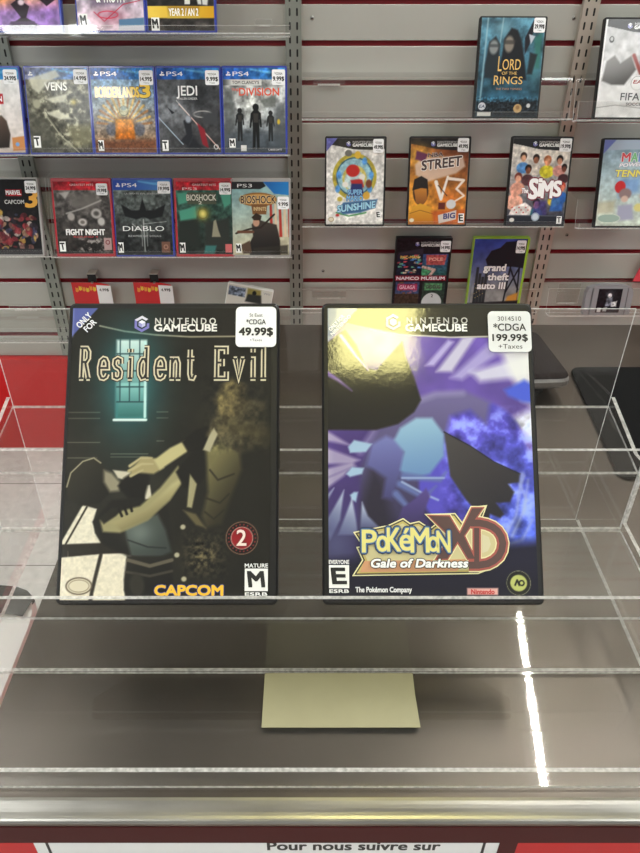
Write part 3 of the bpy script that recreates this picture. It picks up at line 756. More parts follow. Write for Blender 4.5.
# bright rays on the right
for q, c, s in ((((436, 372), (462, 338), (476, 336), (452, 372)), WH, 1.5), (((450, 378), (492, 340), (512, 344), (462, 380)), (186, 178, 220), 2), (((470, 372), (538, 352), (538, 376), (480, 382)), (220, 220, 232), 2.5),
                (((500, 352), (540, 340), (540, 410), (522, 400)), (232, 232, 230), 3), (((508, 420), (540, 404), (540, 440), (520, 450)), (226, 228, 236), 3), (((425, 366), (448, 340), (454, 342), (434, 366)), (196, 188, 226), 1.2)):
    a.poly(q, c, s, .9)
a.poly([(504, 390), (524, 380), (540, 388), (540, 404), (522, 402), (508, 396)], (92, 112, 214), 1.6); a.poly([(516, 424), (540, 450), (540, 470), (526, 450)], (130, 110, 190), 2, .8)
# blue marbled disc
a.ell((472, 466), 33, 42, (104, 96, 196), -20, 1.2)
a.polyg([(448, 414), (470, 408), (486, 420), (500, 428), (520, 440), (538, 470), (538, 560), (500, 558), (470, 520), (446, 470)], (112, 100, 206), (96, 116, 216), (455, 420), (530, 540), 2.5)
mm = a.mask([(446, 412), (538, 412), (538, 560), (446, 560)], 5); nz = a.noise(9, .30, 31, 4, mm)
a.mix(mm*np.clip(nz*1.6-.1, 0, .75)*a.emask((492, 470), 34, 46, 0, 5), (176, 196, 240))
# left plumes, white bars radiating
for q in ([(322, 428), (352, 446), (322, 440)], [(322, 446), (360, 460), (352, 464), (322, 464)], [(322, 470), (352, 462), (356, 466), (322, 480)], [(322, 480), (350, 468), (344, 476), (322, 492)]):
    a.poly(q, WH, 1.2)
a.polyg([(322, 428), (370, 428), (372, 500), (322, 520)], (90, 60, 128), (70, 52, 104), (330, 430), (360, 510), 8, .35)
# broad grey-violet sweep (generic ribbon)
a.polyg([(366, 560), (360, 470), (372, 438), (400, 408), (432, 394), (466, 392), (490, 402), (486, 424), (470, 410), (450, 416), (444, 440), (420, 470), (412, 520), (418, 560)], (124, 116, 158), (62, 58, 88), (400, 400), (400, 540), 2)
a.line([(360, 452), (376, 428), (404, 405), (436, 394), (462, 393)], 3.2, (168, 162, 196), 2.2, .7)
a.poly([(362, 560), (362, 500), (372, 466), (384, 480), (392, 520), (384, 560)], (52, 47, 62), 4, .8)
a.polyg([(366, 466), (372, 444), (386, 436), (402, 442), (406, 462), (398, 480), (392, 500), (382, 498), (386, 478), (374, 470)], (132, 136, 188), (84, 82, 128), (384, 438), (390, 500), 1.6)
# pale blue oval
a.polyg([(394, 440), (400, 428), (416, 418), (432, 418), (444, 434), (444, 456), (430, 474), (408, 480), (400, 470), (404, 452)], (160, 192, 212), (118, 150, 190), (410, 420), (420, 478), 1.2)
for q in ([(348, 447), (354, 440), (372, 444), (366, 452), (350, 453)], [(346, 474), (352, 467), (364, 468), (362, 474), (350, 477)], [(350, 495), (354, 492), (358, 492), (356, 502), (352, 500)]): a.poly(q, (170, 194, 216), .7)
for p in ([(400, 484), (424, 498), (436, 486)], [(404, 476), (440, 480), (446, 472)], [(396, 494), (412, 512), (420, 506)]): a.line(p, 4.5, (112, 124, 172), 1.2, w1=.6)
a.line([(402, 482), (424, 494), (438, 500)], 1.2, (168, 184, 216), .6); a.line([(402, 478), (444, 478)], 1.0, (170, 186, 218), .6)
# dark panels
a.poly([(322, 346), (345, 330), (356, 345), (366, 368), (376, 371), (402, 342), (405, 356), (414, 378), (421, 400), (414, 412), (398, 424), (376, 430), (322, 430)], (44, 41, 40), .8)
a.line([(341, 336), (356, 356), (368, 370)], 2.6, (196, 176, 214), .6, w1=1.2); a.line([(322, 370), (338, 380), (352, 391)], 3.6, (142, 116, 176), .8, w1=.5)
a.polyg([(444, 432), (470, 446), (494, 462), (520, 474), (519, 482), (508, 484), (514, 492), (510, 502), (496, 503), (504, 514), (500, 518), (490, 514), (488, 524), (466, 500), (450, 476)], (88, 84, 84), (58, 55, 62), (450, 440), (500, 510), .7)
a.line([(444, 432), (470, 446), (494, 462), (520, 474)], .7, (40, 38, 44), .3)
# pointed pale blades, lower left
for q in ([(324, 525), (344, 490), (340, 520), (330, 540)], [(338, 535), (352, 498), (356, 520), (358, 535)], [(360, 528), (362, 502), (368, 516), (380, 528)], [(322, 500), (334, 488), (326, 504)]):
    a.polyg(q, (196, 206, 224), (100, 104, 140), q[1], q[0], .8)
a.glow((335, 545), 14, 16, (126, 130, 168), .5)
a.polyg([(396, 525), (402, 508), (416, 498), (426, 488), (430, 496), (424, 512), (430, 526)], (104, 90, 150), (76, 66, 112), (410, 490), (412, 526), .8)
# feathered white wisps at right
for p in ([(502, 540), (516, 516), (520, 486), (524, 476)], [(512, 536), (524, 510), (528, 480)], [(500, 548), (522, 540), (532, 520)], [(522, 474), (520, 484), (526, 500)]): a.line(p, 2.2, (180, 190, 226), 1.2, .7, w1=.8)
a.polyg([(320, 562), (545, 540), (545, 612), (320, 612)], (44, 42, 66), (40, 39, 54), (400, 560), (400, 600), 4)
# header band and corner flash
a.poly([(318, 300), (545, 300), (545, 336), (500, 338), (450, 337.5), (400, 334), (360, 326), (318, 316)], (62, 59, 52), .3)
a.line([(370, 329), (400, 334.5), (450, 337.5), (500, 336.5)], 1.0, (208, 204, 196), .3)
a.poly([(318, 300), (366, 300), (324, 346), (318, 346)], (150, 158, 178), .5)
# nintendo plate, round seal
a.poly([cvp for cvp in ((467, 588), (498, 588), (498, 595), (467, 595))], (228, 186, 180), .5)
a.ell((518.5, 583), 7.6, 7.2, (46, 46, 44), 0, .3); a.ell((518.5, 583), 5.1, 4.9, (196, 200, 130), 0, .3); a.ring((518.5, 583), 7.4, .35, (150, 150, 130), .15)
a.line([(515, 585), (517, 580), (519, 585)], 1.1, (40, 40, 36), .2); a.ring((521.5, 583), 1.9, .9, (40, 40, 36), .2)
a.build('cover_sleeve', root, -.0004, M_PRINT_HERO, 1.26)
mb = MB()
lt(mb, cv, 'N I N T E N D O', (406.5, 318, 467, 323.8), ink(190, 188, 184), bold=.015)
lt(mb, cv, 'GAMECUBE', (405.5, 324.5, 466.5, 331.5), ink(236, 236, 232), bold=.03)
c = cv(393, 322.5); console_logo(mb, c[0]/1000, c[1]/1000, .0054, -.0009)
mb.build('console_lettering', root)
# title plate: gold-edged jagged panel with big letters
mb = MB(); CREAM, GOLDP, OLIVE = ink(232, 226, 178), ink(196, 178, 104), ink(70, 64, 46)
def plate(pts, m, y, grow=0):
    P = [cv(*p) for p in pts]; cx = sum(p[0] for p in P)/len(P); cz = sum(p[1] for p in P)/len(P)
    mb.prism([((x)/1000, z/1000) for x, z in P], y-.0001, y+.0001, m)
outer = [(353, 532), (388, 525), (403, 518), (410, 523), (419, 521), (430, 528), (440, 520), (424, 514), (455, 513), (462, 522), (470, 507), (487, 505), (482, 519), (496, 524), (506, 536), (506, 553), (496, 567), (478, 574), (352, 576), (362, 560), (356, 547), (362, 546)]
def shrink(pts, d):
    n = len(pts); out = []
    for i in range(n):
        p = Vector(pts[i]); e0 = (p-Vector(pts[i-1])).normalized(); e1 = (Vector(pts[(i+1) % n])-p).normalized()
        n0 = Vector((-e0.y, e0.x)); n1 = Vector((-e1.y, e1.x)); b = (n0+n1)
        b = b/max(b.length, .3); k = d/max(.5, b.dot(n0)); out.append((p.x+b.x*k, p.y+b.y*k))
    return out
plate(outer, CREAM, -.0006); plate(shrink(outer, 1.2), OLIVE, -.0008); plate(shrink(outer, 2.6), GOLDP, -.0010); plate(shrink(outer, 4.6), ink(206, 196, 148), -.0012)
plate([(364, 561), (470, 559), (456, 571), (360, 572)], ink(206, 152, 112), -.0014)
mb.build('title_plate', root)
mb = MB()
PE, XR, XD = ink(226, 216, 150), ink(168, 84, 74), ink(84, 58, 56)
def poly3(P, d0=0):
    for m, g, y in ((CREAM, 0, -.0015), (XR, -1.1, -.0017), (XD, -2.4, -.0019)):
        Q = [cv(*p) for p in shrink(P, -g)]; mb.prism([(x/1000, z/1000) for x, z in Q], y-.0001, y+.0001, m)
poly3([(424, 514), (450, 514), (459, 529), (470, 506), (486, 506), (466, 536), (478, 561), (466, 561), (457, 546), (448, 561), (432, 561), (447, 537)])
# the D as an open ring
D = [(470, 523), (479, 523), (486, 524.5), (492, 527), (497, 531), (500.5, 536.5), (502, 543), (501, 550), (498, 556), (493, 560.5), (487, 563.5), (478, 565), (468, 565)]
for wd, m, y in ((.0085, CREAM, -.00150), (.0070, XR, -.00170), (.0042, XD, -.00190)):
    mb.ribbon([tuple(q/1000 for q in cv(*p)) for p in D], wd, m, y)
    mb.ribbon([tuple(q/1000 for q in cv(*p)) for p in ((476, 528), (476, 563))], wd*.75, m, y-.00002)
Q = [cv(*p) for p in ((481, 534), (488, 537), (490, 544), (487, 551), (481, 553))]; mb.prism([(x/1000, z/1000) for x, z in Q], -.0022, -.002, ink(214, 206, 170))
mb.build('initials_lettering', root)
mb = MB()
xs = [(362, 376, 'P', 0, 531), (376.5, 387.5, 'o', 0, 532), (387, 400, 'K', -1, 529), (399.5, 411, 'é', -1, 531), (410.5, 428, 'M', 0, 529), (427.5, 437.5, 'o', 0, 533), (436.5, 449, 'N', 0, 532)]
for x0, x1, ch, dz, yt in xs:
    lo = ch in 'oé'
    zt_ = yt-1 if not lo else yt-3.5
    lt(mb, cv, ch, (x0, zt_, x1, 552+dz-(1 if lo else 0)), ink(222, 214, 130), y=-.0023, bold=.012, out=[(.085, ink(36, 50, 84)), (.05, ink(70, 110, 156))])
mb.build('title_lettering', root)
mb = MB(); lt(mb, cv, 'Gale of Darkness', (370, 559, 466, 567), ink(240, 240, 238), y=-.0027, bold=.035, shear=.22, out=[(.11, ink(28, 26, 26))]); mb.build('subtitle_lettering', root)
mb = MB(); lt(mb, cv, 'The Pokémon Company', (355.5, 587, 411.5, 592), ink(224, 224, 226), bold=.03)
mb.build('publisher_lettering', root); mb = MB()
lt(mb, cv, 'Nintendo', (471, 589.3, 494, 593.8), ink(196, 60, 60), bold=.03); 
mb.build('publisher_lettering', root)
mb = MB()
M45 = Matrix.Translation((cv(332.5, 334)[0]/1000, 0, cv(332.5, 334)[1]/1000)) @ Matrix.Rotation(R(-47), 4, 'Y')
def diag(s, z0, z1, x0, x1, off=0):
    t = MB(); lettering(t, s, x0, z0, x1, z1, ink(228, 230, 236), -.0009, .02); mb.add(t.v, t.f, ink(228, 230, 236), M45)
diag('ONLY FOR', .0018, .0042, .0005, .0135); diag('NINTENDO', -.0012, .0010, -.001, .0165)
mb.build('corner_lettering', root)
x0, z0 = cv(329, 588); x1, z1 = cv(349, 565); rating_box(root, x0/1000, z0/1000, x1/1000, z1/1000, 'E', -.0008, 'EVERYONE')
x0, z0 = cv(488.5, 352.5); x1, z1 = cv(529.5, 312)
price_sticker(root, x0/1000, z0/1000, x1/1000, z1/1000, [('3014510', .13, .24, .55, 0), ('*CDGA', .31, .48, .76, .012), ('199.99$', .57, .73, .82, .025), ('+Taxes', .81, .92, .56, 0)], -.0012, tint=mat('price_sticker_grey', rgb(222, 223, 224), .4, coat=.3, noise=.01))
# RE corner words sit on the first case
r0 = [o for o in bpy.data.objects if o.name == 'game_case'][0]
mb = MB(); M45 = Matrix.Translation((-.0595, 0, .1705)) @ Matrix.Rotation(R(-47), 4, 'Y')
diag('ONLY', .0018, .0058, .0015, .0125); diag('FOR', -.0034, .0004, .003, .0115)
mb.build('corner_lettering', r0)

# ------------------------------------------------------------------ clear trays on the slat wall
def tray(pxl, pxr, py, Y, lean, back, lip, label, group='clear shelves on the slat wall', depth=.019):
    a = at_Y(pxl, py, Y); b_ = at_Y(pxr, py, Y); w = (b_.x-a.x)/2
    P = Vector(((a.x+b_.x)/2, Y, a.z))
    root = empty('acrylic_shelf', P, (-lean, 0, 0)); tag(root, label, 'shelf', group)
    t = .0025
    b = MB(); b.box((-w, -.0045, -t-.0004), (w, depth, -.0004), M_ACR, edge=M_EDGE, axis='z'); b.build('shelf_plate', root)
    b = MB(); b.box((-w, -.0045-t, -t-.0004), (w, -.0047, lip), M_ACR, edge=M_EDGE, axis='y'); b.build('lip', root)
    b = MB(); b.box((-w, depth+.0002, -t-.0004), (w, depth+t, back), M_ACR, edge=M_EDGE, axis='y'); b.build('back_plate', root)
    # hook that runs from the back plate into the groove of the wall
    M = (Matrix.Translation(P) @ Matrix.Rotation(-lean, 4, 'X')).inverted()
    top = Matrix.Translation(P) @ Matrix.Rotation(-lean, 4, 'X') @ Vector((0, depth+t, back))
    b = MB(); b.box((P.x-w, top.y-.002, top.z-.0005), (P.x+w, WALL+.003, top.z+.002), M_ACR, M=None); 
    b.v = [tuple(M @ Vector(v)) for v in b.v]; b.build('hook', root)
    return P, lean
LL = R(20); LR = R(18)
TA, _ = tray(-60, 290, 33, 1.585, LL, .172, .012, 'clear shelf at top left, under the three cut-off covers')
TB, _ = tray(-60, 290, 154.5, 1.575, LL, .172, .012, 'clear shelf under the row of blue-edged cases, left of the middle metal strip')
TC0, _ = tray(-90, 49, 256, 1.575, LL, .172, .012, 'short clear shelf under the black mosaic cover at far left')
TC, _ = tray(52, 292, 256.5, 1.575, LL, .172, .012, 'clear shelf under the red and blue cases, left of the middle metal strip')
TD, _ = tray(302, 572, 118.5, 1.60, LR, .080, .012, 'clear shelf under the dark teal cover, right of the middle metal strip')
TD2, _ = tray(576, 760, 119.5, 1.60, LR, .080, .034, 'clear shelf under the white football cover at the right edge')
TE, _ = tray(302, 563, 226, 1.60, LR, .060, .010, 'clear shelf under the white, orange and crowded-faces covers')
TE2, _ = tray(578, 760, 227.5, 1.60, LR, .060, .010, 'clear shelf under the pale sky cover at the right edge')
TF, _ = tray(302, 536, 311, 1.655, R(2), .050, .010, 'clear shelf under the arcade screens cover and the night skyline cover')
TG, _ = tray(548, 720, 314.5, 1.62, R(8), .060, .016, 'clear shelf under the grey game cartridge')
# small clear label holders clipped to the wall
def holder(x0, y0, x1, y1, label):
    a = at_Y(x0, y1, WALL-.006); b_ = at_Y(x1, y0, WALL-.006)
    o = empty('label_holder', (a+b_)/2); w = (b_.x-a.x)/2; h = (b_.z-a.z)/2
    tag(o, label, 'label holder', 'clear label holders on the wall')
    b = MB(); b.box((-w, -.001, -h), (w, .001, h), M_ACR_DUSTY, edge=M_EDGE, axis='y'); b.build('flap', o)
    b = MB(); b.box((-w*.7, -.0005, -h-.003), (w*.7, .006, -h-.0005), M_EDGE); b.build('clip', o)
holder(313, 79, 345, 84, 'clear label holder on the wall just right of the middle strip, below the second groove')
holder(312, 291, 346, 298, 'clear label holder low on the wall, right of the middle strip')
holder(255, 19, 272, 25, 'clear label holder at top, right of the gold-banded black cover')
holder(555, 283, 582, 303, 'clear label holder on the wall left of the grey cartridge')
holder(10, 306, 40, 310, 'clear label holder low at the far left of the wall')

# ------------------------------------------------------------------ covers
PS = (.135, .171, .0135); DVD = (.135, .190, .0145)
WHT = ink(238, 238, 240)
def ps4_head(a, c0=(46, 92, 170), c1=(60, 140, 204), v=.135, glint=True):
    a.polyg([(0, 0), (1, 0), (1, v), (0, v)], c0, c1, (0, .05), (1, .05), .3)
    if glint: a.line([(.45, .02), (.7, .05), (1, .06)], 3.0, (120, 190, 232), 1.5, .8, w1=6)
def ps_emblem(mb, cv, m=WHT, x=.05, z=.04):
    x0, z1 = cv(x, z); s = .0085
    mb.prism([(x0+s*.42, z1-s), (x0+s*.42, z1), (x0+s*.95, z1-s*.28), (x0+s*.9, z1-s*.52), (x0+s*.62, z1-s*.3), (x0+s*.62, z1-s)], -.0007, -.0005, m)
    mb.prism([(x0, z1-s*.72), (x0+s*.36, z1-s*.55), (x0+s*.36, z1-s*.75), (x0+s*.36, z1-s), (x0+s*.1, z1-s*.95)], -.0007, -.0005, m)
    mb.prism([(x0+s*.68, z1-s*.6), (x0+s*1.2, z1-s*.7), (x0+s*1.1, z1-s*.95), (x0+s*.68, z1-s)], -.0007, -.0005, m)
PS4T = ('PS4', (.16, .045, .42, .095), WHT, dict(bold=.0))
PS3T = ('PS3', (.10, .06, .36, .105), WHT, dict(bold=.0))
def cube_emblem(dark=True):
    def f(mb, cv):
        x, z = cv(.38, .065); console_logo(mb, x, z, .0052, -.0009)
    return f
CUBE_T = [('NINTENDO', (.45, .033, .80, .055), ink(190, 188, 186), {}), ('GAMECUBE', (.45, .062, .80, .095), ink(232, 232, 230), dict(bold=.05))]
def cube_head(a, col=(58, 56, 52), corner=True, v=.125):
    a.poly([(0, 0), (1, 0), (1, v), (.75, v+.012), (.45, v), (.2, v-.035), (0, v-.06)], col, .4)
    if corner: a.poly([(0, 0), (.19, 0), (0, .15)], (112, 112, 176), .4)
STK = (.78, .0, 1.0, .165)
GA = 'game cases on the top left shelf'; GB = 'blue-edged game cases on the second left shelf'; GC = 'game cases on the third left shelf'
GD = 'game cases on the upper right shelf'; GE = 'game cases on the middle right shelf'; GF = 'game cases on the lower right shelf'
def Z(T): return T.z + .0002

# ---- top row, left bay
def art(a):
    a.polyg([(0, 0), (1, 0), (1, 1), (0, 1)], (226, 140, 70), (150, 118, 178), (.5, .45), (.5, .8))
    a.glow((.15, .6), 24, 20, (230, 160, 80), .9); a.glow((.6, .62), 22, 18, (222, 170, 150), .8); a.glow((.85, .9), 30, 20, (128, 92, 160), .8); a.noise(12, .22, 4)
    for q in ([(.3, .55), (.36, .68), (.28, .72), (.42, .86), (.22, .95), (.7, .95), (.5, .86), (.56, .74), (.48, .7), (.5, .55)], [(.6, .58), (.95, .5), (.98, .66), (.82, .74), (.7, .66)]): a.poly(q, (42, 24, 40), .8)
    a.poly([(.04, .6), (.18, .62), (.1, .72)], (170, 90, 50), 1); a.ell((.44, .7), 6, 5, (220, 200, 210), 0, 1.5); a.poly([(.26, .9), (.62, .9), (.68, 1), (.18, 1)], (74, 52, 84), 1.2)
game_case(28, 32.5, 1.583, LL, PS, M_SHELL_BLUE, art, 'blue-edged case with purple and orange cover at the top left corner, cut by the frame', GA, rating=(-.02, .8, .08, .95, 'M'), Z=Z(TA))
def art(a):
    a.polyg([(0, 0), (1, 0), (1, 1), (0, 1)], (150, 140, 160), (206, 190, 200), (.5, .4), (.5, .9)); a.noise(14, .22, 9)
    a.glow((.5, .85), 30, 14, (176, 110, 130), .7); a.poly([(.25, .5), (.7, .5), (.72, .72), (.22, .74)], (110, 92, 120), 4, .6)
    a.ring((.46, .83), 20, 1.8, (206, 60, 84), .5, 7); a.line([(.25, .8), (.4, .9), (.7, .72), (.95, .68)], 1.5, (190, 50, 76), .5)
    a.poly([(.62, .88), (1, .86), (1, .96), (.62, .97)], (96, 130, 160), 1); a.poly([(.62, .95), (1, .94), (1, 1), (.6, 1)], (218, 218, 226), 1)
game_case(112, 32.5, 1.583, LL, PS, M_SHELL_BLUE, art, 'blue-edged case with pale cover and red swirl, middle of the cut-off top row', GA, texts=[('& TRUTH', (.30, .57, .72, .70), ink(240, 238, 240), dict(bold=.02, out=[(.06, ink(80, 66, 90))]))], rating=(.03, .82, .15, .97, 'M'), Z=Z(TA))
def art(a):
    a.polyg([(0, 0), (1, 0), (1, 1), (0, 1)], (36, 34, 34), (58, 54, 52), (.5, .5), (.5, 1)); a.noise(12, .4, 3)
    a.poly([(.58, .45), (.66, .45), (.64, .72), (.56, .72)], (220, 218, 214), .6); a.poly([(.7, .5), (.95, .5), (.9, .73), (.76, .72)], (206, 204, 202), 1.5); a.line([(.8, .5), (.82, .72)], 2, (60, 58, 58), .6)
    a.polyg([(0, .74), (1, .74), (1, .865), (0, .865)], (230, 200, 90), (206, 160, 40), (.05, .8), (.95, .8), .3); a.polyg([(.3, .74), (.78, .74), (.78, .865), (.3, .865)], (150, 116, 40), (206, 180, 80), (.4, .74), (.4, .86), 2, .8)
    a.glow((.85, .94), 10, 5, (120, 116, 112), .8)
game_case(182, 32.5, 1.583, LL, PS, M_SHELL_BLUE, art, 'blue-edged case with black cover and gold band, rightmost of the cut-off top row', GA, texts=[('YEAR 2 / AN 2', (.32, .765, .76, .84), ink(244, 242, 236), dict(bold=.02))], rating=(.05, .86, .17, 1.0, 'M'), Z=Z(TA))

# ---- second row, left bay
def art(a):
    a.polyg([(0, 0), (1, 0), (1, 1), (0, 1)], (226, 224, 224), (202, 190, 184), (.5, .2), (.5, 1)); ps4_head(a, (50, 130, 196), (60, 150, 210))
    a.poly([(.2, .3), (.72, .3), (.72, .42), (.2, .42)], (196, 40, 52), .4); a.noise(10, .06, 7)
    a.polyg([(.6, .58), (.66, .55), (.74, .62), (.78, .78), (.74, .94), (.5, .95), (.52, .72)], (96, 80, 70), (50, 42, 38), (.6, .6), (.7, .9), 1.5); a.poly([(.3, .7), (.5, .74), (.5, .98), (.2, .98)], (60, 70, 80), 2)
    a.poly([(.8, .82), (1, .8), (1, .97), (.8, .98)], (196, 140, 90), 1.2); a.ell((.88, .9), 4, 4, (120, 160, 210), 0, 1)
game_case(-5, 151, 1.573, LL, PS, M_SHELL_BLUE, art, 'blue-edged case with white cover and red box, cut off by the left frame edge', GB, sticker=(.76, .02, .98, .19, '24.99$'), texts=[('TION', (.46, .33, .7, .39), WHT, dict(bold=.03)), ('E', (.3, .18, .42, .26), ink(40, 40, 44), dict(bold=.03))], Z=Z(TB))
def art(a):
    a.polyg([(0, 0), (1, 0), (1, 1), (0, 1)], (128, 126, 112), (96, 95, 84), (.5, .1), (.5, 1)); ps4_head(a, (120, 122, 150), (60, 120, 190))
    nz = a.noise(9, .35, 22, 4); m = a.mask([(.2, .14), (1, .14), (1, .95), (.5, .9), (.2, .6)], 8); a.mix(m*np.clip(nz*2-.25, 0, .85), (222, 220, 196))
    for q in ([(.06, .12), (.5, .02), (.56, .1), (.36, .16), (.2, .3), (.1, .24)], [(.3, .36), (.66, .3), (.6, .4), (.4, .4)], [(.24, .52), (.5, .5), (.72, .6), (.5, .6)]): a.poly(q, (228, 226, 206), 2.2, .8)
    a.ell((.15, .42), 8, 9, (170, 168, 148), 0, 2); a.line([(.25, .52), (.5, .8), (.78, 1)], 2, (180, 178, 158), .8); a.line([(.28, .5), (.52, .78), (.8, .98)], 1, (50, 50, 46), .5)
    a.poly([(.6, .68), (1, .66), (1, .9), (.7, .94)], (150, 146, 116), 5, .6); a.glow((.75, .4), 6, 6, (230, 214, 130), .8); a.poly([(0, .5), (.3, .6), (.5, .98), (0, .98)], (84, 84, 76), 6, .6)
game_case(62.5, 152, 1.573, LL, PS, M_SHELL_BLUE, art, 'blue-edged case with crumpled grey-green cover', GB, sticker=(.78, .02, 1.0, .19, '14.99$'), texts=[('VENS', (.30, .17, .66, .26), ink(214, 212, 196), dict(bold=.02))], rating=(.05, .8, .16, .94, 'T'), Z=Z(TB), extra=ps_emblem)
def art(a):
    a.polyg([(0, 0), (1, 0), (1, 1), (0, 1)], (128, 160, 190), (150, 116, 84), (.5, .2), (.5, .95)); ps4_head(a)
    a.glow((.5, .45), 34, 30, (206, 206, 176), .9); a.noise(8, .2, 5)
    for k in range(15):
        an = R(12*k+6); a.line([(.5, .68), (.5+.44*math.cos(an), .68-.36*math.sin(an))], 2.4, (216, 176, 96) if k % 2 else (170, 120, 70), .8, .8, w1=5)
    a.ell((.5, .72), 28, 24, (122, 98, 76), 0, 3); a.ell((.28, .72), 11, 13, (92, 96, 110), 0, 2, .8); a.ell((.74, .72), 11, 13, (92, 96, 110), 0, 2, .8)
    a.polyg([(.36, .6), (.64, .6), (.66, .84), (.34, .84)], (216, 150, 40), (190, 110, 30), (.5, .6), (.5, .84), 2); a.ell((.5, .5), 10, 11, (186, 182, 150), 0, 1.5); a.ring((.5, .5), 10, 1.6, (120, 116, 96), .6); a.ell((.5, .47), 6, 4.5, (140, 150, 140), 0, 1)
    a.poly([(0, .86), (1, .84), (1, 1), (0, 1)], (110, 66, 44), 5, .8); a.noise(4, .18, 15)
game_case(126.5, 152, 1.573, LL, PS, M_SHELL_BLUE, art, 'blue-edged case with yellow block title over a gold sunburst cover', GB, sticker=(.78, .03, 1.0, .2, '14.99$'), texts=[PS4T, ('BORDERLANDS', (.06, .225, .76, .34), ink(226, 186, 40), dict(bold=.05, out=[(.13, ink(40, 32, 20))])), ('3', (.78, .19, .94, .34), ink(232, 190, 40), dict(bold=.05, out=[(.13, ink(40, 32, 20))]))], rating=(.05, .85, .14, .98, 'M'), Z=Z(TB), extra=ps_emblem)
def art(a):
    a.polyg([(0, 0), (1, 0), (1, 1), (0, 1)], (96, 98, 102), (60, 60, 62), (.2, .2), (.9, .9)); ps4_head(a); a.glow((.25, .5), 30, 26, (150, 154, 160), .8); a.glow((.7, .3), 30, 26, (40, 42, 46), .8); a.noise(9, .22, 6)
    a.line([(.0, .58), (.38, .9)], 1.4, (190, 210, 226), .6); a.line([(.34, .42), (.98, .96)], 1.6, (236, 200, 190), .6); a.line([(.3, .38), (.5, .55)], 1, (226, 226, 226), .5)
    a.poly([(.15, .46), (.26, .52), (.22, .54)], (40, 42, 48), .6); a.poly([(.4, .62), (.52, .56), (.54, .8), (.46, .92), (.34, .86), (.44, .78)], (42, 44, 50), 1.4); a.poly([(.62, .64), (.74, .72), (.8, .95), (.7, .9)], (140, 40, 52), 1.4)
    a.ring((.72, .54), 20, 2, (176, 174, 172), .8, 7); a.ell((.48, .6), 6, 7, (160, 166, 176), 0, 2); a.poly([(.7, .55), (.95, .5), (.95, .66), (.75, .66)], (70, 72, 76), 3); a.poly([(.55, .8), (.75, .98), (.4, .98)], (40, 42, 48), 4)
    a.ring((.92, .93), 5, 1.6, (206, 206, 206), .4)
game_case(191, 152.5, 1.573, LL, PS, M_SHELL_BLUE, art, 'blue-edged case with dark grey cover crossed by thin light beams', GB, sticker=(.78, .03, 1.0, .2, '9.99$'), texts=[PS4T, ('JEDI', (.31, .21, .64, .32), ink(230, 230, 230), dict(bold=.02)), ('FALLEN ORDER', (.33, .345, .64, .37), ink(210, 210, 210), {})], rating=(.04, .85, .14, .98, 'T'), Z=Z(TB), extra=ps_emblem)
def art(a):
    a.polyg([(0, 0), (1, 0), (1, 1), (0, 1)], (176, 178, 178), (70, 78, 86), (.5, .3), (.5, 1)); ps4_head(a); a.glow((.45, .45), 30, 34, (216, 218, 214), .8); a.noise(10, .3, 8)
    a.poly([(0, .2), (.16, .3), (.2, .62), (0, .9)], (92, 96, 96), 4, .7); a.poly([(.6, .38), (.86, .3), (.84, .45), (.66, .46)], (104, 108, 104), 2, .7); a.poly([(.84, .44), (1, .4), (1, .95), (.8, .86)], (86, 90, 92), 4, .7)
    a.poly([(0, .8), (.4, .74), (.6, .74), (1, .8), (1, 1), (0, 1)], (78, 86, 94), 6, .6); a.ell((.89, .63), 3, 5, (206, 180, 70), 0, 1)
    a.polyg([(0, .135), (.62, .135), (.62, .205), (0, .205)], (70, 72, 74), (216, 216, 214), (0, .15), (.14, .15), .3)
    def walker(cx, top, hh, c):
        q = lambda x, y: (cx+x*hh*.75, top+y*hh)
        a.ell(q(0, .07), hh*12, hh*13, c, 0, .4)
        a.poly([q(-.07, .12), q(.07, .12), q(.2, .2), q(.23, .5), q(.16, .5), q(.13, .34), q(.13, .52), q(.13, .98), q(.03, .98), q(0, .6), q(-.04, .98), q(-.14, .98), q(-.13, .5), q(-.14, .34), q(-.2, .52), q(-.26, .5), q(-.2, .2)], c, .5)
        a.poly([q(-.1, .2), q(.1, .2), q(.09, .4), q(-.09, .4)], (62, 60, 58), .8)
    walker(.26, .47, .4, (40, 42, 44)); walker(.52, .42, .55, (26, 27, 29)); walker(.76, .5, .37, (44, 46, 48))
    a.poly([(.27, .91), (.36, .91), (.36, .98), (.27, .98)], (216, 216, 214), .3)
game_case(255.5, 153, 1.573, LL, PS, M_SHELL_BLUE, art, 'blue-edged case with red title and three dark walking figures on a pale street', GB, sticker=(.79, .02, 1.0, .2, '9.99$'), texts=[PS4T, ("TOM CLANCY'S", (.15, .152, .58, .187), ink(40, 42, 46), dict(bold=.02)), ('DIVISION', (.26, .235, .90, .32), ink(222, 84, 56), dict(bold=.03)), ('THE', (.14, .24, .25, .27), ink(222, 84, 56), dict(bold=.02)), ('UBISOFT', (.72, .955, .94, .975), WHT, {})], rating=(.08, .83, .18, .94, 'M'), Z=Z(TB), extra=ps_emblem)

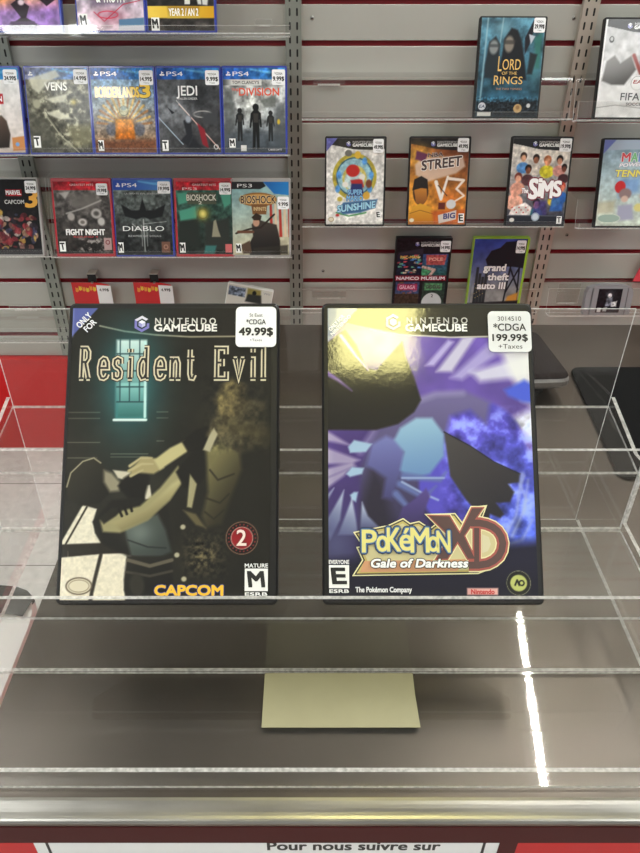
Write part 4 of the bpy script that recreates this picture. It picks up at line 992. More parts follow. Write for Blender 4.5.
# ---- third row, left bay
def art(a):
    a.mix(np.ones(a.X.shape), (26, 24, 26)); rng = random.Random(5)
    for k in range(110):
        u = rng.uniform(.2, .95); v = .42+(rng.random()**.8)*.5; u -= (v-.4)*.1; c = rng.choice([(140, 54, 60), (186, 172, 164), (150, 120, 98), (66, 66, 92), (176, 146, 76), (96, 36, 44), (50, 40, 50), (120, 84, 78), (36, 30, 34)])
        a.ell((u, v), rng.uniform(2, 9), rng.uniform(2, 10), c, rng.uniform(0, 90), .6, .85)
    a.poly([(.45, .13), (.73, .13), (.73, .22), (.45, .22)], (170, 26, 44), .3); a.noise(6, .2, 3); a.poly([(0, .92), (1, .92), (1, 1), (0, 1)], (60, 58, 60), 1)
game_case(14, 251, 1.573, LL, PS, M_SHELL_CLEAR, art, 'black game case with crowded coloured mosaic cover and yellow numeral, at the left edge', GC, sticker=(.80, .02, 1.0, .18, '24.99$'), texts=[('MARVEL', (.46, .145, .72, .2), WHT, dict(bold=.04)), ('CAPCOM', (.42, .27, .76, .32), ink(200, 198, 196), dict(bold=.02)), ('3', (.78, .14, .97, .36), ink(224, 160, 40), dict(bold=.05, shear=.15))], Z=Z(TC0))
def gh_head(a): 
    a.poly([(0, 0), (1, 0), (1, .12), (0, .12)], (186, 36, 52), .3); a.poly([(0, .045), (1, .03), (1, .12), (0, .12)], (200, 70, 80), 2, .4)
def art(a):
    a.polyg([(0, 0), (1, 0), (1, 1), (0, 1)], (110, 106, 104), (52, 48, 46), (.5, .1), (.5, .9)); gh_head(a); nz = a.noise(9, .3, 18, 4)
    a.poly([(.3, .2), (.7, .16), (.8, .3), (.6, .4), (.36, .36)], (120, 116, 112), 5, .8); a.line([(.2, .44), (.5, .37), (.84, .26)], 3, (190, 186, 182), 1.5, .8); a.ell((.28, .48), 8, 9, (170, 164, 160), 20, 2); a.ell((.48, .56), 10, 8, (196, 190, 186), 0, 2); a.ell((.74, .44), 12, 11, (176, 172, 168), 0, 2); a.ell((.82, .55), 8, 9, (190, 186, 182), 0, 2)
    a.ell((.48, .56), 5, 4, (120, 114, 110), 0, 1.5); a.ell((.74, .44), 6, 5, (90, 86, 84), 0, 2); a.poly([(.1, .16), (.3, .13), (.2, .24)], (200, 196, 192), 2, .8)
    a.mix(a.mask([(.4, .78), (.9, .78), (.9, .98), (.4, .98)], 6)*np.clip(nz*2, 0, .7), (196, 190, 186)); a.poly([(.84, .78), (.98, .78), (.98, .95), (.84, .95)], (176, 150, 148), .5); a.ring((.91, .84), 5, 1.5, (120, 40, 44), .4)
game_case(86, 254, 1.573, LL, PS, M_SHELL_RED, art, 'red-edged case with grey cover and white slab title, leftmost on its shelf', GC, sticker=(.77, .03, .97, .19, '19.99$'), texts=[('GREATEST HITS', (.3, .035, .72, .062), ink(236, 200, 200), {}), ('FIGHT NIGHT', (.17, .66, .87, .735), ink(236, 234, 232), dict(bold=.06)), ('ROUND 4', (.3, .75, .74, .775), ink(190, 50, 54), {})], rating=(.03, .83, .14, .97, 'T'), Z=Z(TC), inset=(5, 5, 7, 7))
def art(a):
    a.polyg([(0, 0), (1, 0), (1, 1), (0, 1)], (104, 112, 110), (44, 46, 46), (.5, .15), (.5, .8)); a.glow((.5, .55), 20, 40, (110, 116, 114), .6); a.noise(8, .35, 11, 4)
    a.poly([(.12, .32), (.3, .4), (.44, .4), (.5, .24), (.56, .4), (.7, .4), (.9, .32), (.84, .48), (.62, .52), (.5, .49), (.38, .52), (.18, .48)], (30, 32, 34), 1.4)
    a.line([(.5, .52), (.5, .95)], 2, (196, 200, 198), .8, .8); a.line([(.46, .6), (.46, .88)], 1.2, (170, 174, 172), .6); a.line([(.55, .6), (.55, .88)], 1.2, (170, 174, 172), .6); a.line([(.5, .58), (.9, .55)], 1, (180, 184, 182), .6); a.line([(.3, .58), (.42, .66)], 1.5, (190, 194, 190), .8)
    ps4_head(a, (50, 80, 170), (90, 150, 206)); a.poly([(.8, .82), (.95, .82), (.95, .97), (.8, .97)], (120, 88, 74), .5); a.ring((.875, .89), 5, 1.2, (190, 150, 130), .4)
game_case(145.5, 254.5, 1.573, LL, PS, M_SHELL_BLUE, art, 'blue-edged case with dark winged emblem and vertical streaks, between two red-edged cases', GC, sticker=(.78, .02, 1.0, .18, '19.99$'), texts=[PS4T, ('DIABLO', (.13, .61, .86, .675), ink(226, 228, 226), dict(bold=-.005)), ('REAPER OF SOULS', (.22, .73, .8, .755), ink(170, 172, 172), {}), ('ULTIMATE EVIL EDITION', (.2, .17, .8, .19), ink(180, 182, 182), {})], rating=(.03, .83, .12, .97, 'M'), Z=Z(TC), extra=ps_emblem)
def art(a):
    a.polyg([(0, 0), (1, 0), (1, 1), (0, 1)], (66, 108, 96), (40, 46, 42), (.5, .1), (.5, .95)); gh_head(a); a.noise(9, .3, 13, 4)
    for q in ([(.02, .16), (.2, .15), (.22, .28), (.04, .32)], [(.78, .14), (.98, .14), (.98, .3), (.86, .36)], [(.04, .4), (.34, .34), (.36, .52), (.06, .54)]): a.poly(q, (86, 158, 136), 2)
    a.poly([(.02, .55), (.4, .5), (.4, .9), (.02, .9)], (44, 50, 46), 4); a.poly([(.5, .55), (.95, .5), (.95, .95), (.5, .95)], (52, 56, 52), 4)
    a.glow((.47, .44), 13, 13, (190, 176, 80), .95); a.glow((.47, .44), 7, 8, (236, 226, 140), .9); a.ring((.47, .44), 11, 1.5, (120, 110, 56), .8); a.poly([(.66, .54), (.7, .52), (.74, .66), (.78, .76), (.62, .76)], (150, 146, 126), 1)
    a.poly([(.2, .15), (.72, .15), (.72, .31), (.2, .31)], (92, 90, 74), 1, .8); a.poly([(.5, .88), (.7, .88), (.66, 1), (.46, 1)], (64, 116, 112), 2); a.poly([(.86, .86), (.98, .86), (.98, .98), (.86, .98)], (196, 110, 110), .6)
game_case(206, 255.5, 1.573, LL, PS, M_SHELL_RED, art, 'red-edged case with green cover and glowing yellow spot', GC, sticker=(.78, .02, .99, .18, '14.99$'), texts=[('GREATEST HITS', (.3, .035, .72, .062), ink(236, 200, 200), {}), ('PS3', (.12, .085, .38, .12), ink(238, 190, 194), {}), ('BIOSHOCK', (.19, .18, .72, .26), ink(206, 204, 186), dict(bold=.02, out=[(.08, ink(40, 42, 38))])), ('2', (.4, .27, .46, .31), ink(206, 204, 186), dict(bold=.02))], rating=(.03, .84, .13, .98, 'M'), Z=Z(TC), inset=(5, 5, 7, 6))
def art(a):
    a.polyg([(0, 0), (1, 0), (1, 1), (0, 1)], (150, 186, 190), (190, 184, 160), (.1, .1), (.3, .9)); a.noise(12, .1, 9)
    for k in range(6): a.poly([(.66+.08*k, .3), (.70+.08*k, .3), (.72+.08*k, .75), (.67+.08*k, .75)], (176, 56, 48) if k % 2 == 0 else (214, 190, 166), 1)
    a.poly([(0, 0), (.55, 0), (.6, .06), (.5, .1), (0, .1)], (46, 46, 50), .4); a.polyg([(.55, .0), (1, .0), (1, .18), (.74, .16), (.62, .06)], (40, 110, 180), (50, 140, 206), (.6, 0), (1, .1), .4)
    a.ell((.46, .24), 42, 15, (150, 104, 50), 0, .8); a.ell((.46, .24), 39, 12, (206, 160, 96), 0, .8); a.poly([(.34, .3), (.62, .3), (.6, .44), (.36, .44)], (130, 92, 56), .8)
    a.polyg([(.34, .58), (.42, .5), (.58, .54), (.78, .58), (.84, .8), (.84, 1), (.3, 1), (.28, .86), (.36, .74)], (70, 62, 56), (34, 32, 32), (.5, .55), (.5, .95), 1.2); a.line([(.06, .7), (.3, .64), (.5, .62), (.74, .44)], 4, (52, 42, 36), .6); a.line([(.1, .68), (.36, .68)], 6, (110, 74, 56), 1.2)
    a.ell((.42, .55), 7.5, 9, (190, 150, 126), 0, 1); a.poly([(.34, .48), (.42, .42), (.52, .46), (.5, .52), (.38, .52)], (58, 44, 36), .8); a.poly([(.36, .9), (.98, .86), (.98, .99), (.36, .99)], (56, 52, 46), 2, .8); a.poly([(.14, .86), (.3, .8), (.34, .98), (.18, .98)], (92, 74, 60), 1.5)
game_case(261.5, 256, 1.573, LL, PS, M_SHELL_CLEAR, art, 'grey-edged case with brown oval title and a figure holding a long gun', GC, sticker=(.80, .2, 1.0, .37, '9.99$'), texts=[PS3T[:1]+((.10, .03, .36, .075), WHT, {}), ('BIOSHOCK', (.16, .19, .77, .29), ink(66, 34, 20), dict(bold=.03, out=[(.07, ink(236, 206, 150))])), ('INFINITE', (.38, .34, .60, .39), ink(226, 196, 140), dict(bold=.01))], rating=(.05, .84, .15, .97, 'M'), Z=Z(TC), inset=(3, 4, 8, 4))

# ---- right bay
def art(a):
    a.polyg([(0, 0), (1, 0), (1, 1), (0, 1)], (92, 134, 152), (50, 84, 100), (.5, 0), (.5, .7)); a.noise(16, .3, 5, 4); a.glow((.35, .1), 22, 16, (130, 172, 188), .8); a.glow((.9, .5), 12, 30, (90, 150, 160), .7); a.glow((.4, .8), 50, 12, (70, 130, 160), .7)
    a.line([(.1, 0), (.06, .9)], 3, (176, 206, 214), 1.5, .7); a.line([(.34, 0), (.3, .4)], 2, (180, 206, 212), 1.5, .7); a.poly([(.85, .2), (.97, .12), (.97, .5), (.9, .5)], (60, 120, 110), 3, .8)
    a.polyg([(.36, .36), (.38, .2), (.48, .1), (.58, .12), (.66, .24), (.72, .4), (.78, .62), (.3, .62)], (42, 42, 46), (36, 40, 46), (.5, .1), (.5, .6), 2); a.polyg([(.1, .46), (.14, .24), (.24, .18), (.32, .26), (.32, .5), (.3, .6), (.1, .6)], (52, 56, 60), (46, 56, 64), (.2, .2), (.2, .6), 2)
    a.ell((.46, .26), 9.5, 15, (142, 134, 124), 0, 2); a.ell((.22, .29), 9, 13, (138, 144, 144), 0, 2); a.poly([(.37, .22), (.56, .22), (.55, .26), (.38, .26)], (70, 66, 64), 1.5, .7); a.poly([(.14, .26), (.3, .26), (.3, .29), (.15, .29)], (70, 76, 78), 1.5, .7); a.poly([(.7, .2), (.82, .02), (.86, .04), (.78, .26), (.72, .36)], (40, 38, 46), 1.2); a.poly([(.76, .16), (.86, .18), (.8, .26)], (190, 194, 204), 1); a.poly([(.8, .34), (.92, .36), (.86, .56), (.78, .56)], (44, 52, 56), 2)
    a.poly([(0, .84), (1, .82), (1, 1), (0, 1)], (38, 44, 50), 5); a.noise(3, .5, 12, 3, a.mask([(0, .8), (1, .8), (1, .98), (0, .98)], 5)); a.ell((.1, .89), 7.5, 7.5, (198, 200, 206), 0, .5); a.ell((.68, .91), 8.5, 8.5, (188, 160, 116), 0, .6); a.ell((.68, .9), 4, 4, (150, 120, 84), 0, 1); a.poly([(.03, .95), (.25, .95), (.25, .99), (.03, .99)], (210, 210, 206), .3)
    a.ell((.85, .88), 4, 4, (200, 200, 200), 0, .5)
GOLDT = ink(226, 184, 104)
game_case(505.5, 118, 1.598, LR, DVD, M_SHELL_BLACK, art, 'black game case with dark teal cover and gold serif-like title, upper right', GD, sticker=(.82, .0, 1.0, .145, '29.99$'), texts=[('L', (.31, .38, .37, .53), GOLDT, dict(bold=-.005)), ('ORD', (.38, .41, .67, .515), GOLDT, dict(bold=.0)), ('OF THE', (.38, .535, .62, .565), GOLDT, {}), ('R', (.26, .575, .35, .67), GOLDT, {}), ('INGS', (.36, .585, .72, .66), GOLDT, {}), ('THE TWO TOWERS', (.3, .70, .72, .72), ink(176, 130, 90), {}), ('EA', (.055, .875, .145, .905), ink(50, 60, 90), dict(bold=.03, shear=.2))], Z=Z(TD), inset=(4, 4, 3, 3), turn=R(-2))
def art(a):
    a.polyg([(0, 0), (1, 0), (1, 1), (0, 1)], (190, 190, 192), (226, 226, 226), (.5, .1), (.5, .8)); a.noise(14, .1, 6); cube_head(a, (66, 66, 68), False); a.poly([(0, .0), (.03, .0), (.01, 1), (0, 1)], (232, 232, 232), .5)
    a.ell((.12, .2), 5, 6, (70, 70, 72), 0, .5); a.ell((.12, .195), 3, 3.6, (190, 190, 190), 0, .5)
    a.polyg([(.04, .62), (.08, .42), (.2, .36), (.3, .44), (.46, .36), (.56, .5), (.4, .66), (.2, .66)], (130, 126, 124), (86, 84, 82), (.2, .4), (.3, .64), 2)
    a.poly([(.62, .22), (.76, .14), (.98, .12), (1, .36), (.78, .34), (.68, .3)], (58, 44, 38), 2.5); a.ell((.9, .26), 9, 12, (150, 100, 76), 0, 2)
    a.polyg([(.6, .42), (.8, .36), (1, .38), (1, .56), (.66, .56)], (60, 70, 150), (50, 60, 130), (.7, .4), (.7, .55), 1); a.poly([(.74, .37), (.82, .36), (.82, .56), (.76, .56)], (160, 40, 60), .8); a.poly([(.9, .38), (1, .38), (1, .56), (.92, .56)], (160, 40, 60), .8); a.poly([(.88, .54), (1, .52), (1, .58), (.9, .58)], (70, 150, 110), 1)
    a.line([(.5, .36), (.64, .54)], 7, (150, 70, 64), 1.5); a.ell((.61, .64), 15, 15, (236, 236, 236), 0, .6); a.ring((.61, .64), 13.5, .8, (120, 120, 120), .4); a.poly([(0, .68), (1, .66), (1, .97), (0, .97)], (220, 220, 220), 4, .6)
    for q in ([(0, .9), (.3, .87), (.7, .9), (1, .88)],): a.line(q, 1.2, (150, 150, 150), .6)
game_case(626, 119, 1.598, LR, DVD, M_SHELL_BLACK, art, 'black game case with white football cover, cut by the right edge of the frame', GD, texts=CUBE_T+[('FIFA', (.37, .745, .67, .82), ink(70, 70, 74), dict(bold=.02)), ('06', (.69, .745, .86, .82), ink(206, 96, 100), dict(bold=.02)), ('SOCCER', (.47, .845, .76, .875), ink(110, 110, 112), dict(bold=.03)), ('EA', (.54, .61, .68, .645), ink(160, 60, 66), dict(bold=.04, shear=.2))], Z=Z(TD2), extra=cube_emblem(), turn=R(-2))
# middle shelf
def art(a):
    a.polyg([(0, 0), (1, 0), (1, 1), (0, 1)], (206, 204, 200), (216, 214, 210), (.5, 0), (.5, 1)); cube_head(a); a.noise(24, .06, 4); a.line([(.2, .1), (.5, .135), (1, .13)], 1, (226, 226, 220), .4)
    a.ell((.49, .44), 49, 49, (178, 164, 70), 0, .8); a.ell((.49, .44), 41, 41, (70, 106, 120), 0, .8); a.ell((.49, .44), 38, 38, (150, 186, 196), 0, .8); a.ell((.49, .46), 27, 28, (198, 186, 110), 0, 1); a.ell((.49, .48), 22, 22, (190, 206, 206), 0, 1.5)
    for u, v in ((.22, .42), (.78, .42), (.2, .58), (.76, .58), (.66, .26)): a.ell((u, v), 5.5, 8, (92, 150, 206), 0, 1.5)
    a.noise(6, .12, 6); a.ell((.38, .17), 8, 7, (120, 118, 112), 0, 1); a.ell((.54, .19), 7, 8, (216, 180, 70), 0, 1)
    # plain coloured shapes in the middle
    a.ell((.46, .37), 15, 13, (186, 52, 46), 0, 1.2); a.poly([(.42, .48), (.62, .46), (.66, .56), (.46, .58)], (176, 56, 56), 1.5); a.poly([(.44, .52), (.62, .52), (.66, .66), (.4, .66)], (52, 58, 110), 1.5); a.ell((.33, .53), 7, 6, (226, 222, 214), 0, 1.2); a.ell((.62, .44), 7, 6, (222, 218, 210), 0, 1.2); a.ell((.74, .52), 7, 9, (120, 72, 50), 0, 1.5); a.ell((.7, .66), 8, 8, (206, 164, 70), 0, 1.5)
    a.ell((.24, .7), 6, 5, (196, 176, 80), 0, 1.5); a.line([(.18, .86), (.4, .9), (.7, .86)], 3, (80, 150, 90), 1); a.ell((.2, .89), 4, 3, (190, 60, 60), 0, 1); a.poly([(.2, .83), (.3, .74), (.9, .7), (.86, .8), (.6, .86), (.3, .88)], (70, 110, 150), 2); a.ell((.09, .94), 6.5, 5, (170, 150, 110), 0, .4); a.ell((.09, .94), 5, 3.6, (220, 212, 192), 0, .4)
    a.poly([(.88, .84), (.97, .84), (.97, .93), (.88, .93)], (210, 208, 204), .3)
BLT = ink(120, 176, 214)
game_case(354.5, 224.5, 1.598, LR, DVD, M_SHELL_BLACK, art, 'black game case with white cover and yellow ring emblem, nearest the middle metal strip', GE, sticker=(.80, .01, .98, .165, '49.99$'), texts=CUBE_T+[('SUPER', (.38, .59, .63, .645), BLT, dict(bold=.04, out=[(.13, ink(50, 62, 120))])), ('MARIO', (.36, .66, .64, .72), BLT, dict(bold=.04, out=[(.13, ink(50, 62, 120))])), ('SUNSHINE', (.2, .78, .86, .855), ink(150, 200, 222), dict(bold=.05, rise=.12, out=[(.13, ink(44, 74, 110))]))], rating=(.88, .84, .96, .93, 'E'), Z=Z(TE), extra=cube_emblem())
def art(a):
    a.polyg([(0, 0), (1, 0), (1, 1), (0, 1)], (120, 66, 44), (222, 164, 62), (.9, .1), (.3, .95)); cube_head(a, (42, 38, 38), False); a.glow((.15, .2), 26, 22, (222, 176, 80), .9); a.glow((.7, .7), 34, 26, (206, 120, 56), .7); a.noise(12, .2, 5)
    a.poly([(.08, .3), (.2, .22), (.9, .2), (.95, .32), (.8, .4), (.3, .5), (.1, .42)], (214, 190, 176), 2.5, .85); a.poly([(.1, .14), (.3, .18), (.24, .27), (.08, .24)], (110, 60, 90), 2)
    a.line([(.46, .5), (.56, .7), (.66, .44)], 8, (232, 224, 216), 1, w1=5); a.line([(.68, .46), (.94, .48), (.82, .58), (.96, .66), (.72, .76)], 6.5, (230, 216, 204), 1, w1=3); a.line([(.5, .54), (.66, .66)], 2, (60, 44, 40), .6)
    a.ell((.2, .62), 17, 27, (60, 46, 40), 0, 1); a.polyg([(.08, .58), (.3, .56), (.32, .7), (.22, .78), (.12, .74)], (196, 136, 60), (132, 84, 46), (.2, .56), (.2, .78), 1.2); a.poly([(.05, .6), (.08, .47), (.2, .43), (.31, .47), (.33, .58), (.2, .57)], (46, 40, 38), .8)
    a.polyg([(0, .92), (.06, .8), (.2, .75), (.4, .8), (.48, .9), (.48, 1), (0, 1)], (212, 164, 60), (186, 120, 40), (.2, .76), (.2, 1), 1); a.line([(.02, .87), (.2, .83), (.46, .88)], 1, (90, 60, 30), .4); a.poly([(.4, .84), (1, .82), (1, 1), (.46, 1)], (190, 90, 44), 3, .7)
    a.ell((.74, .76), 11, 10, (206, 206, 208), 0, 1); a.poly([(.52, .74), (.64, .74), (.64, .82), (.52, .82)], (104, 50, 44), 1); a.poly([(.52, .89), (.84, .83), (.84, .94), (.54, .99)], (206, 196, 190), .6); a.ell((.06, .95), 5.5, 4, (216, 210, 190), 0, .4)
game_case(436.5, 224.8, 1.598, LR, DVD, M_SHELL_BLACK, art, 'black game case with orange street basketball cover', GE, sticker=(.80, .0, .99, .155, '49.99$'), texts=CUBE_T+[('STREET', (.2, .26, .88, .365), ink(66, 40, 36), dict(bold=.05, rise=.12, out=[(.13, ink(236, 226, 218))])), ('NBA', (.3, .17, .56, .215), ink(70, 40, 36), dict(bold=.05, rise=.06, out=[(.1, ink(232, 222, 214))])), ('BIG', (.62, .875, .82, .935), ink(60, 60, 110), dict(bold=.06, rise=.1))], rating=(.88, .87, .98, .98, 'E'), Z=Z(TE), extra=cube_emblem())
def art(a):
    a.polyg([(0, 0), (1, 0), (1, 1), (0, 1)], (214, 208, 200), (60, 60, 72), (.5, .2), (.5, .95)); rng = random.Random(8)
    hd = [(.2, .22, 7, (206, 160, 130), (70, 50, 40), (92, 140, 190)), (.42, .24, 7, (150, 100, 76), (40, 32, 30), (206, 196, 186)), (.62, .26, 8, (206, 150, 116), (170, 110, 76), (206, 196, 60)), (.83, .25, 7, (190, 140, 116), (36, 30, 30), (206, 150, 140)), (.3, .36, 7, (130, 82, 60), (40, 28, 26), (90, 56, 60)), (.92, .34, 6, (120, 70, 54), (40, 28, 26), (70, 40, 44)), (.14, .46, 8, (206, 156, 132), (120, 60, 50), (216, 160, 140)), (.1, .62, 10, (216, 160, 140), (216, 160, 140), (216, 166, 146)), (.92, .56, 7, (196, 120, 96), (170, 70, 50), (50, 100, 160)), (.8, .6, 7, (110, 64, 52), (30, 24, 24), (206, 180, 60)), (.5, .76, 8, (190, 120, 100), (40, 30, 32), (60, 120, 130))]
    for u, v, r, sk, hr, cl in hd: a.ell((u, v+.12), r*2.0, r*1.7, cl, 0, 1.2); a.ell((u, v-.015), r*1.05, r*1.2, hr, 0, .8); a.ell((u, v+.01), r*.8, r, sk, 0, 1)
    a.poly([(.08, .8), (.3, .74), (.42, .8), (.4, .9), (.02, .9)], (222, 214, 210), 1.2)
    for k in range(8): a.ell((.08+.04*k, .8+.03*(k % 3)), 1.6, 1.6, (190, 60, 60), 0, .4)
    a.poly([(.46, .72), (.66, .72), (.7, .9), (.44, .9)], (74, 60, 130), 3, .7); a.poly([(.76, .66), (.98, .62), (.96, .84), (.74, .84)], (50, 100, 170), 2, .9); a.noise(7, .15, 4)
    a.poly([(0, .89), (1, .89), (1, 1), (0, 1)], (46, 48, 58), .6); a.line([(0, .895), (1, .895)], .8, (170, 176, 186), .4); cube_head(a, (44, 44, 46), False); a.ell((.5, .91), 9, 9, (196, 204, 214), 0, .5); a.ring((.5, .91), 8, 1, (110, 130, 160), .4); a.ell((.09, .95), 5.5, 4.5, (214, 212, 206), 0, .4)
SIMS = dict(bold=.05, out=[(.13, ink(120, 30, 50))])
game_case(535, 223, 1.598, LR, DVD, M_SHELL_BLACK, art, 'black game case with crowded faces and bold white title, in front of the pale strip', GE, sticker=(.80, .0, 1.0, .15, '19.99$'), texts=CUBE_T+[('The', (.22, .575, .33, .63), ink(240, 238, 238), SIMS), ('S', (.35, .47, .49, .69), ink(242, 240, 240), SIMS), ('i', (.51, .45, .55, .66), ink(242, 240, 240), SIMS), ('M', (.57, .49, .75, .68), ink(242, 240, 240), SIMS), ('S', (.77, .49, .90, .66), ink(242, 240, 240), SIMS)], rating=(.88, .9, .97, .99, 'T'), Z=Z(TE), extra=cube_emblem(), roll=R(.6))
def art(a):
    a.polyg([(0, 0), (1, 0), (1, 1), (0, 1)], (150, 176, 194), (196, 206, 196), (.5, 0), (.5, .95)); a.noise(14, .14, 9); a.poly([(0, 0), (1, 0), (1, .1), (0, .12)], (176, 190, 206), 1); a.poly([(0, 0), (.2, 0), (0, .16)], (120, 130, 190), 1); a.poly([(.3, .45), (.7, .42), (.7, .6), (.35, .66)], (120, 160, 214), 6, .7)
    a.ell((.36, .54), 12, 13, (196, 56, 60), 0, 1); a.ell((.46, .62), 14, 12, (150, 130, 130), 0, 2); a.ell((.46, .68), 8, 7, (210, 184, 170), 0, 1.5); a.poly([(.36, .76), (.6, .74), (.66, .92), (.36, .94)], (168, 170, 190), 3); a.ell((.8, .47), 10, 8, (90, 170, 110), 0, 1.5); a.ell((.82, .64), 13, 10, (206, 170, 150), 0, 2); a.ell((.72, .78), 10, 9, (214, 206, 140), 0, 2); a.ell((.9, .82), 10, 9, (150, 200, 180), 0, 2)
    a.poly([(0, .72), (.3, .7), (.3, .84), (0, .86)], (190, 184, 156), 4, .7); a.ell((.22, .91), 26, 10, (160, 180, 170), 0, .6); a.ring((.22, .91), 26, 1, (226, 230, 216), .4, 10)
M_ = [('M', (.33, .15, .47, .245), ink(206, 70, 76), 0), ('A', (.49, .15, .6, .245), ink(120, 190, 130), 0), ('R', (.62, .15, .72, .245), ink(90, 130, 206), 0), ('I', (.75, .15, .79, .245), ink(226, 200, 70), 0), ('O', (.81, .15, .93, .245), ink(206, 70, 76), 0)]
game_case(624, 225, 1.598, LR, DVD, M_SHELL_BLACK, art, 'black game case with pale sky cover and yellow title, cut by the right edge', GE, texts=[(s, b, m, dict(bold=.05, out=[(.11, ink(236, 238, 240))])) for s, b, m, _ in M_]+[('POWER', (.3, .27, .7, .31), ink(240, 240, 244), dict(bold=.05, shear=.2, rise=.05, out=[(.1, ink(150, 90, 110))])), ('TENNIS', (.24, .345, .86, .42), ink(236, 224, 90), dict(bold=.05, shear=.1, out=[(.12, ink(90, 100, 150))]))], Z=Z(TE2))
# lower shelf
def art(a):
    a.mix(np.ones(a.X.shape), (34, 32, 38)); rng = random.Random(3)
    def panel(u0, v0, u1, v1, bgc, cs, n, r=2.4):
        a.poly([(u0, v0), (u1, v0), (u1, v1), (u0, v1)], bgc, .4)
        for k in range(n): a.poly([(x := rng.uniform(u0, u1-.06), y := rng.uniform(v0, v1-.03)), (x+rng.uniform(.03, .1), y), (x+rng.uniform(.03, .1), y+.022), (x, y+.022)], rng.choice(cs), .4)
    panel(.02, .2, .48, .49, (34, 40, 60), [(80, 130, 190), (190, 90, 100), (110, 170, 150), (206, 190, 170)], 34)
    a.polyg([(.5, .2), (.98, .2), (.98, .5), (.5, .5)], (70, 92, 150), (50, 100, 96), (.7, .2), (.7, .5), .4); a.line([(.52, .38), (.74, .42), (.66, .5)], 7, (196, 170, 160), .8); a.poly([(.5, .4), (.68, .43), (.6, .5), (.5, .5)], (80, 150, 110), 1); a.poly([(.56, .21), (.95, .21), (.92, .35), (.58, .35)], (176, 90, 90), .8)
    a.poly([(.0, .5), (.98, .5), (.98, .575), (.0, .575)], (140, 40, 62), .4); panel(.02, .59, .48, .98, (70, 84, 120), [(110, 140, 190), (90, 60, 60), (150, 110, 130), (110, 84, 60)], 22); a.poly([(.06, .62), (.44, .62), (.44, .71), (.06, .71)], (164, 60, 96), .6); a.poly([(.02, .76), (.48, .76), (.48, .98), (.02, .98)], (74, 60, 50), 1)
    a.poly([(.54, .59), (.98, .59), (.98, .98), (.54, .98)], (52, 70, 62), .5); a.poly([(.58, .61), (.92, .61), (.92, .71), (.58, .71)], (96, 150, 110), .8); a.noise(4, .2, 7); a.ell((.74, .9), 25, 28, (200, 204, 206), 0, .5)
    a.poly([(.04, .18), (.5, .12), (.5, .2), (.04, .22)], (60, 54, 70), 2)
game_case(419, 303, 1.653, R(2), DVD, M_SHELL_BLACK, art, 'black game case with four arcade screens on its cover, low on the wall', GF, sticker=(.81, .02, 1.0, .17, '14.99$'), texts=CUBE_T+[('PAC-MAN', (.08, .225, .42, .26), ink(226, 190, 90), dict(bold=.05)), ('NAMCO MUSEUM', (.03, .517, .95, .558), ink(232, 220, 226), dict(bold=.06)), ('POLE', (.62, .25, .88, .29), ink(226, 170, 150), dict(bold=.05)), ('GALAGA', (.1, .64, .4, .69), ink(226, 170, 190), dict(bold=.05)), ('DIG DUG', (.62, .635, .88, .685), ink(60, 70, 66), dict(bold=.05)), ('2', (.72, .77, .76, .81), ink(40, 40, 44), dict(bold=.04))], Z=Z(TF), extra=cube_emblem())
def art(a):
    a.polyg([(0, 0), (1, 0), (1, 1), (0, 1)], (62, 78, 150), (150, 150, 150), (.2, .1), (.3, .75)); a.noise(20, .12, 5); a.poly([(.25, .28), (.34, .16), (.5, .12), (.6, .04), (1, .02), (1, .4), (.8, .38), (.3, .36)], (40, 40, 48), 1.2)
    for x in (.1, .16, .22, .28): a.poly([(x, .46+.1*math.sin(x*40)), (x+.05, .46+.1*math.sin(x*40)), (x+.06, 1), (x, 1)], (58, 62, 66), .6)
    for x0, y0, x1, y1 in ((.75, .36, .7, 1), (.92, .36, .98, 1), (.75, .4, .96, .7), (.92, .4, .72, .75)): a.line([(x0, y0), (x1, y1)], 4, (36, 36, 44), .6)
    a.poly([(.78, .8), (.98, .74), (.98, .92), (.74, .92)], (206, 150, 70), 3); a.poly([(0, .9), (1, .86), (1, 1), (0, 1)], (44, 42, 46), 2); a.line([(.04, .5), (.04, .9)], 2, (120, 130, 150), .6)
    for k in range(14): a.ell((.1+.015*k, .62+.02*(k*7 % 11)), .9, .9, (220, 200, 130), 0, .4)
GT = dict(bold=.06, out=[(.13, ink(30, 30, 34))])
game_case(493, 301.5, 1.653, R(2), DVD, M_SHELL_GREEN, art, 'green-edged case with night skyline and white three-line title, low on the wall', GF, sticker=(.80, .02, .98, .19, '14.99$'), texts=[('grand', (.24, .345, .66, .435), ink(240, 240, 240), GT), ('theft', (.34, .475, .74, .565), ink(240, 240, 240), GT), ('auto III', (.16, .60, .70, .69), ink(240, 240, 240), GT)], Z=Z(TF), inset=(3, 6, 3, 4))

